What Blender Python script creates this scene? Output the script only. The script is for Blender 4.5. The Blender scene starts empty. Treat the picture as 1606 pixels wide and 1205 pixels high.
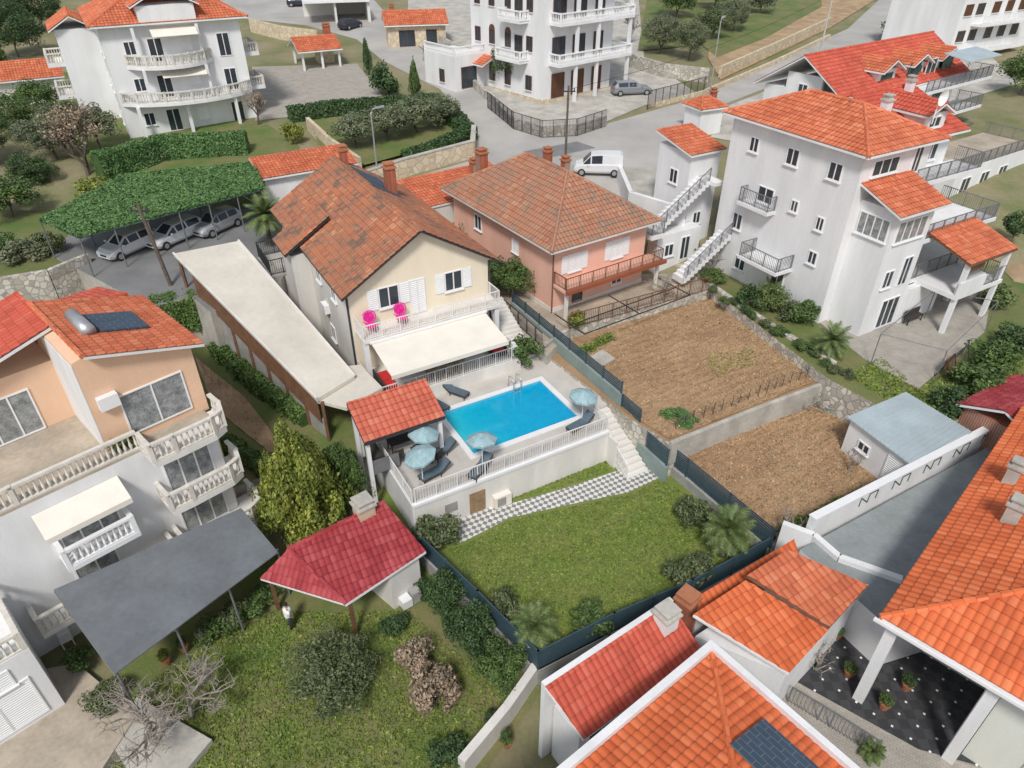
import bpy,bmesh,math,random
import numpy as np
from mathutils import Vector as V3
random.seed(7); rng=np.random.default_rng(7)
R=math.radians; PI=math.pi
SC=bpy.context.scene; COL=SC.collection
FP=1105.0; SP=math.sin(R(35)); CP=math.cos(R(35)); HC=27.0
def W(u,v,z):
    a=(u-803)/FP; b=(602.5-v)/FP
    t=(HC-z)/(SP-b*CP)
    return V3((a*t,(CP+b*SP)*t,z))
TP=[(-60,-2),(14,-1.2),(22,-.9),(30,-.6),(37,.6),(44,1.6),(50,3.2),(56,5.2),(62,6.3),(75,7.4),(90,8.2),(120,10),(200,15),(400,30)]
def T(y):
    for (a,b),(c,d) in zip(TP,TP[1:]):
        if y<=c: return b+(d-b)*(y-a)/(c-a)
    return TP[-1][1]
def WG(u,v,dz=0):
    lo,hi=-3,22
    for _ in range(30):
        z=(lo+hi)/2
        if T(W(u,v,z).y)+dz-z>0: lo=z
        else: hi=z
    return W(u,v,z)
# ------------------------------------------------------------ materials
def newmat(n):
    m=bpy.data.materials.new(n); m.use_nodes=True; nt=m.node_tree
    return m,nt,nt.nodes['Principled BSDF']
def c4(c): return (c[0],c[1],c[2],1)
def noise_n(nt,vec,scale,detail=5,rough=.6):
    n=nt.nodes.new('ShaderNodeTexNoise'); n.inputs['Scale'].default_value=scale; n.inputs['Detail'].default_value=detail; n.inputs['Roughness'].default_value=rough
    nt.links.new(vec,n.inputs['Vector']); return n
def ramp(nt,fac,stops):
    r=nt.nodes.new('ShaderNodeValToRGB'); e=r.color_ramp.elements
    while len(e)<len(stops): e.new(.5)
    for i,(p,c) in enumerate(stops): e[i].position=p; e[i].color=c4(c)
    nt.links.new(fac,r.inputs['Fac']); return r
def mixc(nt,fac,a,b,mode='MIX'):
    m=nt.nodes.new('ShaderNodeMix'); m.data_type='RGBA'; m.blend_type=mode
    for s,x in ((0,fac),(6,a),(7,b)):
        if isinstance(x,(int,float)): m.inputs[s].default_value=x
        elif isinstance(x,tuple): m.inputs[s].default_value=c4(x)
        else: nt.links.new(x,m.inputs[s])
    return m.outputs[2]
def bump(nt,bs,h,strength=.3,dist=.05):
    b=nt.nodes.new('ShaderNodeBump'); b.inputs['Strength'].default_value=strength; b.inputs['Distance'].default_value=dist
    nt.links.new(h,b.inputs['Height']); nt.links.new(b.outputs[0],bs.inputs['Normal'])
def mul(c,k): return tuple(min(1,x*k) for x in c[:3])
def M(name,col,rough=.85,var=.2,sc=1.5,fine=12,bmp=.15,metal=0,col2=None,streak=False,lo=.35,hi=.65):
    m,nt,bs=newmat(name)
    tc=nt.nodes.new('ShaderNodeTexCoord'); vec=tc.outputs['Object']
    if streak:
        mp=nt.nodes.new('ShaderNodeMapping'); mp.inputs['Scale'].default_value=(1,1,.22); nt.links.new(vec,mp.inputs[0]); vec2=mp.outputs[0]
    else: vec2=vec
    n1=noise_n(nt,vec2,sc); n2=noise_n(nt,vec,fine)
    a=ramp(nt,n1.outputs[0],[(lo,col2 or mul(col,1-var)),(hi,col)])
    b=ramp(nt,n2.outputs[0],[(.3,(1-var*.6,)*3),(.7,(1,1,1))])
    c=mixc(nt,1.0,a.outputs[0],b.outputs[0],'MULTIPLY')
    nt.links.new(c,bs.inputs['Base Color']); bs.inputs['Roughness'].default_value=rough; bs.inputs['Metallic'].default_value=metal
    if bmp: bump(nt,bs,n2.outputs[0],bmp)
    return m
def Mtile(name,c1,c2,c3,weather=None,wamt=.5):
    m,nt,bs=newmat(name); L=nt.links
    uv=nt.nodes.new('ShaderNodeUVMap'); sx=nt.nodes.new('ShaderNodeSeparateXYZ'); L.new(uv.outputs[0],sx.inputs[0])
    def mth(op,a,b=None):
        q=nt.nodes.new('ShaderNodeMath'); q.operation=op; L.new(a,q.inputs[0])
        if b is not None: q.inputs[1].default_value=b
        return q.outputs[0]
    fu=mth('FLOOR',sx.outputs[0]); fv=mth('FLOOR',sx.outputs[1])
    cb=nt.nodes.new('ShaderNodeCombineXYZ'); L.new(fu,cb.inputs[0]); L.new(fv,cb.inputs[1])
    wn=nt.nodes.new('ShaderNodeTexWhiteNoise'); wn.noise_dimensions='2D'; L.new(cb.outputs[0],wn.inputs['Vector'])
    r=ramp(nt,wn.outputs[0],[(0,c2),(.35,c1),(.7,c1),(1,c3)])
    tc=nt.nodes.new('ShaderNodeTexCoord'); n1=noise_n(nt,tc.outputs['Object'],.5,6,.65); n2=noise_n(nt,tc.outputs['Object'],9,4)
    base=r.outputs[0]
    g=ramp(nt,n1.outputs[0],[(.35,(.80,.77,.74)),(.65,(1.0,1.0,1.0))])
    base=mixc(nt,1.0,base,g.outputs[0],'MULTIPLY')
    if weather:
        w=ramp(nt,n1.outputs[0],[(.4,(0,0,0)),(.62,(1,1,1))])
        mm=nt.nodes.new('ShaderNodeMath'); mm.operation='MULTIPLY'; L.new(w.outputs[0],mm.inputs[0]); L.new(wn.outputs[0],mm.inputs[1])
        m3=mth('MULTIPLY',mm.outputs[0],wamt*2); m3n=nt.nodes.new('ShaderNodeMath'); m3n.operation='MINIMUM'; L.new(m3,m3n.inputs[0]); m3n.inputs[1].default_value=1
        base=mixc(nt,m3n.outputs[0],base,weather)
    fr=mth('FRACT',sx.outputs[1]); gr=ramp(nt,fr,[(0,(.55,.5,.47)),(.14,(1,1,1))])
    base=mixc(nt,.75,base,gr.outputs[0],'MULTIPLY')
    fu2=mth('FRACT',sx.outputs[0]); gu=ramp(nt,fu2,[(0,(.6,.55,.5)),(.2,(1,1,1)),(.8,(1,1,1)),(1,(.6,.55,.5))])  # occlusion shade painted into the channels between tile ribs
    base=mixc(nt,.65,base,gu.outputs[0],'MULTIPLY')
    L.new(base,bs.inputs['Base Color']); bs.inputs['Roughness'].default_value=.8
    bump(nt,bs,n2.outputs[0],.2,.02)
    return m
def Mleaf(name,a,b,c,k=1.0):
    m,nt,bs=newmat(name); a,b,c=mul(a,k),mul(b,k),mul(c,k)
    g=nt.nodes.new('ShaderNodeNewGeometry'); tc=nt.nodes.new('ShaderNodeTexCoord')
    r=ramp(nt,g.outputs['Random Per Island'],[(0,a),(.5,b),(1,c)])
    n=noise_n(nt,tc.outputs['Object'],1.6,3); q=ramp(nt,n.outputs[0],[(.35,(.65,.7,.65)),(.65,(1.15,1.1,1.0))])
    nt.links.new(mixc(nt,1.0,r.outputs[0],q.outputs[0],'MULTIPLY'),bs.inputs['Base Color'])
    bs.inputs['Roughness'].default_value=.65
    return m
def Mstone(name,c1,c2,mortar,sc=2.5):
    m,nt,bs=newmat(name); tc=nt.nodes.new('ShaderNodeTexCoord')
    v=nt.nodes.new('ShaderNodeTexVoronoi'); v.inputs['Scale'].default_value=sc; nt.links.new(tc.outputs['Object'],v.inputs['Vector'])
    e=nt.nodes.new('ShaderNodeTexVoronoi'); e.feature='DISTANCE_TO_EDGE'; e.inputs['Scale'].default_value=sc; nt.links.new(tc.outputs['Object'],e.inputs['Vector'])
    bw=nt.nodes.new('ShaderNodeRGBToBW'); nt.links.new(v.outputs['Color'],bw.inputs[0])
    r=ramp(nt,bw.outputs[0],[(.2,c1),(.8,c2)])
    f=ramp(nt,e.outputs['Distance'],[(.02,(0,0,0)),(.09,(1,1,1))])
    nt.links.new(mixc(nt,f.outputs[0],mortar,r.outputs[0]),bs.inputs['Base Color']); bs.inputs['Roughness'].default_value=.9
    bump(nt,bs,f.outputs[0],.4,.03); return m
def Mcheck(name,a,b,sc,rot=0):
    m,nt,bs=newmat(name); tc=nt.nodes.new('ShaderNodeTexCoord'); mp=nt.nodes.new('ShaderNodeMapping'); mp.inputs['Rotation'].default_value=(0,0,rot)
    mp.inputs['Location'].default_value=(0,0,.123)
    nt.links.new(tc.outputs['Object'],mp.inputs[0]); k=nt.nodes.new('ShaderNodeTexChecker'); k.inputs['Scale'].default_value=sc; k.inputs[1].default_value=c4(a); k.inputs[2].default_value=c4(b)
    nt.links.new(mp.outputs[0],k.inputs[0]); n=noise_n(nt,tc.outputs['Object'],3); r=ramp(nt,n.outputs[0],[(.3,(.8,.8,.78)),(.7,(1,1,1))])
    nt.links.new(mixc(nt,1.0,k.outputs[0],r.outputs[0],'MULTIPLY'),bs.inputs['Base Color']); bs.inputs['Roughness'].default_value=.8; return m
def Mbrick(name,a,b,mo,sc,rot=0,msz=.015):
    m,nt,bs=newmat(name); tc=nt.nodes.new('ShaderNodeTexCoord'); mp=nt.nodes.new('ShaderNodeMapping'); mp.inputs['Rotation'].default_value=(0,0,rot)
    nt.links.new(tc.outputs['Object'],mp.inputs[0]); k=nt.nodes.new('ShaderNodeTexBrick'); k.inputs['Scale'].default_value=sc
    k.inputs['Color1'].default_value=c4(a); k.inputs['Color2'].default_value=c4(b); k.inputs['Mortar'].default_value=c4(mo); k.inputs['Mortar Size'].default_value=msz
    nt.links.new(mp.outputs[0],k.inputs[0]); n=noise_n(nt,tc.outputs['Object'],1.2); r=ramp(nt,n.outputs[0],[(.3,(.78,.78,.76)),(.7,(1,1,1))])
    nt.links.new(mixc(nt,1.0,k.outputs[0],r.outputs[0],'MULTIPLY'),bs.inputs['Base Color']); bs.inputs['Roughness'].default_value=.85; return m
m={}
m['white']=M('white_stucco',(.83,.83,.83),var=.14,sc=.7,streak=True)
m['cream']=M('cream_stucco',(.83,.73,.57),var=.1,sc=.6,streak=True)
m['offw']=M('offwhite_stucco',(.79,.76,.71),var=.16,sc=.7,streak=True)
m['pink']=M('pink_stucco',(.84,.49,.38),var=.12,sc=.6,streak=True)
m['peach']=M('peach_stucco',(.84,.56,.38),var=.1,sc=.6,streak=True)
m['palegreen']=M('pale_wall',(.74,.75,.69),var=.1,sc=.6,streak=True)
m['grey']=M('grey_concrete',(.42,.41,.39),var=.3,sc=.9)
m['conc']=M('pale_concrete',(.57,.54,.48),var=.3,sc=.7,fine=6)
m['terr']=M('terrace_concrete',(.55,.47,.37),var=.32,sc=.5,fine=5)
m['deck']=M('deck_stone',(.62,.58,.53),var=.15,sc=.8,fine=8)
m['asph']=M('asphalt',(.25,.25,.25),var=.25,sc=.35,fine=20)
m['road']=M('road_surface',(.49,.47,.44),var=.24,sc=.16,fine=14)
m['grass']=M('grass_ground',(.15,.215,.04),col2=(.22,.235,.07),var=.35,sc=.5,fine=10,bmp=.5)
m['moss']=M('mossy_ground',(.11,.175,.035),col2=(.22,.20,.085),var=.4,sc=.35,fine=8,bmp=.5)
m['ground']=M('dry_ground',(.17,.19,.07),col2=(.31,.26,.16),var=.35,sc=.2,fine=5,bmp=.4)
m['soil']=M('ploughed_soil',(.45,.295,.165),col2=(.34,.21,.115),var=.35,sc=.4,fine=9,bmp=.7)
m['soil2']=M('sandy_soil',(.52,.36,.21),var=.35,sc=.6,fine=9,bmp=.5)
m['mem']=M('membrane_roof',(.72,.67,.58),var=.16,sc=.3,fine=3,bmp=.03)
m['canopy']=M('grey_canopy',(.17,.185,.20),var=.22,sc=.5,fine=4,bmp=.05,rough=.6)
m['awn']=M('awning_cloth',(.82,.77,.68),var=.08,sc=1,fine=20,bmp=.03)
m['glass']=M('window_glass',(.05,.065,.08),var=.3,sc=.8,rough=.12,bmp=0)
m['curt']=M('curtained_glass',(.40,.42,.42),var=.5,sc=3,rough=.15,bmp=0)
m['wf']=M('white_frame',(.83,.83,.83),var=.05,rough=.5,bmp=0)
m['bf']=M('brown_frame',(.15,.06,.03),var=.2,rough=.5,bmp=0)
m['gf']=M('green_shutter',(.05,.16,.09),var=.2,rough=.5,bmp=0)
m['rail_w']=M('white_rail',(.80,.78,.75),var=.08,rough=.5,bmp=0)
m['balu']=M('balustrade',(.75,.71,.64),var=.18,sc=2,rough=.7)
m['rail_d']=M('dark_rail',(.045,.045,.05),var=.2,rough=.5,bmp=0)
m['rail_g']=M('grey_rail',(.20,.20,.21),var=.2,rough=.5,bmp=0)
m['fence']=M('dark_fence',(.05,.095,.12),var=.2,rough=.6,bmp=0)
m['teal']=M('grey_green_wall',(.28,.35,.33),var=.2,sc=.8)
m['brown']=M('brown_wood',(.22,.11,.06),var=.3,sc=2,rough=.7)
m['wood']=M('pale_wood',(.38,.25,.14),var=.3,sc=4,rough=.7)
m['bark']=M('bark',(.17,.13,.10),var=.4,sc=5)
m['barkp']=M('pale_bark',(.40,.35,.30),var=.4,sc=5)
m['metal']=M('galvanised',(.50,.51,.52),var=.15,metal=.5,rough=.4)
m['brick']=Mbrick('chimney_brick',(.46,.14,.07),(.36,.10,.055),(.38,.28,.23),4)
m['stone']=Mstone('pale_stone',(.37,.34,.29),(.63,.59,.52),(.30,.28,.24))
m['stoneb']=Mstone('beige_stone',(.56,.45,.31),(.68,.58,.42),(.46,.38,.29),1.6)
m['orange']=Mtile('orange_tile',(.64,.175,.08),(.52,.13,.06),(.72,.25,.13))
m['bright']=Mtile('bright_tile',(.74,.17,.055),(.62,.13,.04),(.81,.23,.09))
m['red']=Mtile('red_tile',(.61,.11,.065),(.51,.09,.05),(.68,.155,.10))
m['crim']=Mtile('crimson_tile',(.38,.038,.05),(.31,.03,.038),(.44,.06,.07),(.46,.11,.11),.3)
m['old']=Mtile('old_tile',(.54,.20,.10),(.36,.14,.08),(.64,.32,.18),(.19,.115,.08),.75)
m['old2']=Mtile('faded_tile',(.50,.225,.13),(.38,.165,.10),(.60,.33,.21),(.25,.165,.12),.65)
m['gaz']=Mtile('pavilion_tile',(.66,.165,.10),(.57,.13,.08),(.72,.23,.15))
m['shedr']=M('zinc_sheet',(.48,.56,.59),var=.15,sc=.6,rough=.45,bmp=.02,metal=.1)
m['check']=Mcheck('checker_paving',(.72,.71,.68),(.24,.235,.225),4.4,R(15))
m['dcheck']=Mcheck('dark_paving',(.04,.04,.045),(.06,.06,.065),2.5,R(0))
m['pave']=Mbrick('paving_blocks',(.46,.42,.37),(.40,.365,.32),(.26,.24,.21),2.2,R(30))
m['gpave']=Mbrick('grey_paving',(.33,.36,.365),(.295,.32,.325),(.25,.27,.28),3,R(45),.02)
m['pool_t']=Mbrick('pool_mosaic',(.02,.40,.62),(.03,.46,.68),(.10,.5,.7),6)
m['red_c']=M('red_cushion',(.60,.03,.03),var=.15,bmp=0)
m['pinkc']=M('magenta_weave',(.80,.02,.34),var=.15,bmp=0,rough=.6)
m['wick']=M('dark_wicker',(.06,.05,.045),var=.3,bmp=0)
m['blueg']=M('blue_grey_cushion',(.12,.17,.21),var=.2,bmp=0)
m['para']=M('parasol_cloth',(.36,.52,.56),var=.25,sc=3,bmp=0)
m['black']=M('black_rubber',(.02,.02,.02),var=.1,bmp=0)
m['tarp']=M('teal_tarp',(.25,.42,.40),var=.3,sc=2)
m['binm']=M('green_plastic',(.02,.16,.07),var=.1,bmp=0,rough=.4)
m['pot']=M('terracotta',(.46,.18,.09),var=.2)
m['solar']=Mbrick('solar_glass',(.05,.085,.13),(.055,.09,.135),(.16,.19,.22),1,0,.012)
m['skin']=M('skin',(.45,.27,.18),var=.05,bmp=0)
for nm,c in (('cw',(.78,.79,.80)),('cs',(.42,.43,.45)),('cd',(.04,.045,.055)),('cg',(.26,.27,.29))):
    m[nm]=M('car_paint_'+nm,c,var=.03,bmp=0,rough=.22,metal=.15)
m['lamp']=M('lamp_glass',(.7,.7,.68),var=.05,bmp=0,rough=.2)
m['tail']=M('tail_glass',(.4,.02,.02),var=.05,bmp=0,rough=.2)
m['lf_g']=Mleaf('leaf_green',(.04,.08,.02),(.07,.125,.032),(.12,.18,.05),1.15)
m['lf_d']=Mleaf('leaf_dark',(.025,.055,.02),(.045,.09,.03),(.075,.13,.042),1.15)
m['lf_m']=Mleaf('leaf_muted',(.05,.07,.03),(.085,.11,.047),(.14,.165,.08),1.25)
m['lf_o']=Mleaf('leaf_olive',(.09,.11,.06),(.14,.165,.095),(.21,.23,.15),1.15)
m['lf_y']=Mleaf('leaf_yellow',(.10,.14,.025),(.18,.215,.035),(.31,.32,.065),1.15)
m['lf_v']=Mleaf('leaf_vine',(.055,.125,.035),(.09,.18,.055),(.14,.25,.09),1.15)
m['lf_b']=Mleaf('leaf_dry',(.22,.16,.12),(.31,.235,.175),(.40,.32,.25),1.15)
m['lf_p']=Mleaf('leaf_palm',(.06,.095,.03),(.11,.155,.05),(.18,.23,.08),1.15)
m['lf_l']=Mleaf('leaf_lawn',(.12,.19,.025),(.17,.24,.04),(.26,.30,.07),1.05)
m['lf_h']=Mleaf('leaf_hedge',(.05,.11,.025),(.09,.165,.04),(.15,.22,.06),1.1)
m['lf_soil']=Mleaf('clod',(.30,.185,.105),(.46,.30,.175),(.58,.42,.27))
# ------------------------------------------------------------ mesh builder
class MB:
    def __init__(s): s.v=[];s.f=[];s.mi=[];s.uv={}
    def add(s,vs,fs,mi=0):
        b=len(s.v); s.v+= [tuple(p) for p in vs]
        for f in fs: s.f.append(tuple(i+b for i in f)); s.mi.append(mi)
    def face(s,pts,mi=0): s.add(pts,[tuple(range(len(pts)))],mi)
    def obox(s,o,a,b,c,mi=0):
        o,a,b,c=V3(o),V3(a),V3(b),V3(c)
        if a.cross(b).dot(c)<0: a,b=b,a
        vs=[o,o+a,o+a+b,o+b,o+c,o+a+c,o+a+b+c,o+b+c]
        s.add(vs,[(3,2,1,0),(4,5,6,7),(0,1,5,4),(1,2,6,5),(2,3,7,6),(3,0,4,7)],mi)
    def box(s,x0,x1,y0,y1,z0,z1,mi=0): s.obox((x0,y0,z0),(x1-x0,0,0),(0,y1-y0,0),(0,0,z1-z0),mi)
    def prism(s,poly,z0,z1,mi=0,mt=None):
        P=[(p[0],p[1]) for p in poly]
        A=sum(P[i-1][0]*P[i][1]-P[i][0]*P[i-1][1] for i in range(len(P)))
        if A<0: P=P[::-1]
        n=len(P); vs=[(x,y,z0) for x,y in P]+[(x,y,z1) for x,y in P]
        s.add(vs,[tuple(range(n))[::-1]]+[(i,(i+1)%n,(i+1)%n+n,i+n) for i in range(n)],mi)
        s.add([(x,y,z1) for x,y in P],[tuple(range(n))],mi if mt is None else mt)
    def slab3(s,poly,th,mi=0,mt=None):
        P=[V3(p) for p in poly]; A=sum(P[i-1].x*P[i].y-P[i].x*P[i-1].y for i in range(len(P)))
        if A<0: P=P[::-1]
        n=len(P); lo=[p-V3((0,0,th)) for p in P]
        s.add(lo+P,[tuple(range(n))[::-1]]+[(i,(i+1)%n,(i+1)%n+n,i+n) for i in range(n)],mi)
        s.add(P,[tuple(range(n))],mi if mt is None else mt)
    def xz(s,prof,y0,y1,mi=0):
        n=len(prof); s.add([(x,y0,z) for x,z in prof]+[(x,y1,z) for x,z in prof],[tuple(range(n)),tuple(range(n,2*n))[::-1]]+[((i+1)%n,i,i+n,(i+1)%n+n) for i in range(n)],mi)
    def tube(s,pts,r,n=6,mi=0):
        pts=[V3(p) for p in pts]; rs=r if isinstance(r,(list,tuple)) else [r]*len(pts); vs=[];fs=[]
        for i,p in enumerate(pts):
            d=(pts[min(i+1,len(pts)-1)]-pts[max(i-1,0)]).normalized()
            a=d.cross(V3((0,0,1)) if abs(d.z)<.9 else V3((1,0,0))).normalized(); b=d.cross(a)
            for k in range(n):
                t=2*PI*k/n; vs.append(p+(a*math.cos(t)+b*math.sin(t))*rs[i])
        for i in range(len(pts)-1):
            for k in range(n):
                k2=(k+1)%n; fs.append((i*n+k,i*n+k2,(i+1)*n+k2,(i+1)*n+k))
        fs.append(tuple(range(n))[::-1]); fs.append(tuple(range((len(pts)-1)*n,len(pts)*n)))
        s.add(vs,fs,mi)
    def build(s,name,mats,parent=None,smooth=False):
        me=bpy.data.meshes.new(name); me.from_pydata(s.v,[],s.f)
        for mm in (mats if isinstance(mats,list) else [mats]): me.materials.append(mm)
        if isinstance(mats,list): me.polygons.foreach_set('material_index',s.mi)
        if s.uv:
            l=me.uv_layers.new(name='UVMap'); arr=np.zeros(len(me.loops)*2,dtype=np.float32)
            for p in me.polygons:
                u=s.uv.get(p.index)
                if u:
                    for k,li in enumerate(p.loop_indices): arr[li*2]=u[k][0]; arr[li*2+1]=u[k][1]
            l.data.foreach_set('uv',arr)
        if smooth: me.polygons.foreach_set('use_smooth',[True]*len(me.polygons))
        o=bpy.data.objects.new(name,me); COL.objects.link(o)
        if parent: o.parent=parent
        return o
def tag(o,label=None,cat=None,group=None,kind=None):
    if label: o['label']=label
    if cat: o['category']=cat
    if group: o['group']=group
    if kind: o['kind']=kind
    return o
def empty(name,label,cat,loc=(0,0,0),ang=0,group=None):
    o=bpy.data.objects.new(name,None); COL.objects.link(o); o.location=loc; o.rotation_euler=(0,0,ang); o.empty_display_size=.3
    return tag(o,label,cat,group)
def planar(poly):
    P=[V3(p) for p in poly]; n=V3((0,0,0))
    for i in range(len(P)): n+=P[i-1].cross(P[i])
    n.normalize(); c=sum(P,V3((0,0,0)))/len(P)
    return [V3((p.x,p.y,c.z-(n.x*(p.x-c.x)+n.y*(p.y-c.y))/n.z)) for p in P]
def slope(mb,poly,mi=0,tw=.3,tl=.4,amp=.045,step=.035):
    P=[V3(p) for p in poly]; n=V3((0,0,0))
    for i in range(len(P)): n+=P[i-1].cross(P[i])
    n.normalize()
    if n.z<0: n=-n; P=P[::-1]
    h=V3((0,0,1)).cross(n)
    h=h.normalized() if h.length>.01 else V3((1,0,0))
    up=n.cross(h)
    if up.z<0: up=-up;h=-h
    O=P[0]; us=[(p-O).dot(h) for p in P]; vs=[(p-O).dot(up) for p in P]
    u0,u1,v0,v1=min(us),max(us),min(vs),max(vs)
    nu=int((u1-u0)/tw*4)+2; nr=int((v1-v0)/tl)+1
    bm=bmesh.new(); rows=[]
    for r in range(nr):
        for (vv,st) in ((v0+r*tl,step),(v0+(r+1)*tl,0.0)):
            row=[]
            for k in range(nu):
                u=u0+k*tw/4; hh=amp*abs(math.sin(PI*k/4))+st
                row.append(bm.verts.new(O+h*u+up*vv+n*hh))
            rows.append(row)
    for a,b in zip(rows,rows[1:]):
        for k in range(nu-1): bm.faces.new((a[k],a[k+1],b[k+1],b[k]))
    for i in range(len(P)):
        a=P[i];b=P[(i+1)%len(P)]; no=(b-a).cross(n)
        if no.length<1e-6: continue
        bmesh.ops.bisect_plane(bm,geom=bm.verts[:]+bm.edges[:]+bm.faces[:],plane_co=a,plane_no=no.normalized(),clear_outer=True,dist=1e-5)
    bm.verts.index_update(); b0=len(mb.v)
    for v in bm.verts: mb.v.append(tuple(v.co))
    for f in bm.faces:
        ids=[v.index+b0 for v in f.verts]
        f.normal_update()
        c=f.calc_center_median(); cu=((c-O).dot(h)-u0)/tw; cv=((c-O).dot(up)-v0)/tl
        uu=[]
        for v in f.verts:
            a=((v.co-O).dot(h)-u0)/tw; b=((v.co-O).dot(up)-v0)/tl
            a=min(max(a,math.floor(cu)+.001),math.floor(cu)+.999); b=min(max(b,math.floor(cv)+.001),math.floor(cv)+.999)
            uu.append((a,b))
        if f.normal.dot(n)<-.2: ids=ids[::-1]; uu=uu[::-1]
        mb.uv[len(mb.f)]=uu; mb.f.append(tuple(ids)); mb.mi.append(mi)
    bm.free()
def roof(parent,slopes,mt,caps=(),fas=None,th=.12,name='roof',tw=.3):
    mb=MB(); slopes=[planar(s_) for s_ in slopes]
    for s_ in slopes: slope(mb,s_,tw=tw)
    for a,b in caps:
        a=V3(a)+V3((0,0,.03)); b=V3(b)+V3((0,0,.03)); k0=len(mb.f); n=max(2,int((b-a).length/.4)); pts=[];rr=[]
        for i in range(n):
            pts+=[a.lerp(b,i/n),a.lerp(b,(i+.97)/n)]; rr+=[.13,.1]
        mb.tube(pts,rr,6)
        for k in range(k0,len(mb.f)): mb.uv[k]=[((k*7)%13+.5,.5)]*len(mb.f[k])
    r=mb.build(name,m[mt],parent)
    e=MB()
    for s_ in slopes: e.slab3([V3(p)-V3((0,0,.03)) for p in s_],th)
    e.build('eave_board',fas or m['white'],r)
    return r
def hip(x0,x1,y0,y1,ze,zr,ins=None):
    dx=x1-x0;dy=y1-y0
    if dx>=dy:
        k=ins if ins is not None else dy/2; ym=(y0+y1)/2; a=(x0+k,ym,zr);b=(x1-k,ym,zr)
        s=[[(x0,y0,ze),(x1,y0,ze),b,a],[(x1,y1,ze),(x0,y1,ze),a,b],[(x0,y1,ze),(x0,y0,ze),a],[(x1,y0,ze),(x1,y1,ze),b]]
        caps=[(a,b),((x0,y0,ze),a),((x0,y1,ze),a),((x1,y0,ze),b),((x1,y1,ze),b)]
    else:
        k=ins if ins is not None else dx/2; xm=(x0+x1)/2; a=(xm,y0+k,zr);b=(xm,y1-k,zr)
        s=[[(x0,y1,ze),(x0,y0,ze),a,b],[(x1,y0,ze),(x1,y1,ze),b,a],[(x0,y0,ze),(x1,y0,ze),a],[(x1,y1,ze),(x0,y1,ze),b]]
        caps=[(a,b),((x0,y0,ze),a),((x1,y0,ze),a),((x0,y1,ze),b),((x1,y1,ze),b)]
    return s,caps
def gab(x0,x1,y0,y1,ze,zr,axis='y'):
    if axis=='y':
        xm=(x0+x1)/2; a=(xm,y0,zr);b=(xm,y1,zr); return [[(x0,y1,ze),(x0,y0,ze),a,b],[(x1,y0,ze),(x1,y1,ze),b,a]],[(a,b)]
    ym=(y0+y1)/2; a=(x0,ym,zr);b=(x1,ym,zr); return [[(x0,y0,ze),(x1,y0,ze),b,a],[(x1,y1,ze),(x0,y1,ze),a,b]],[(a,b)]
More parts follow.
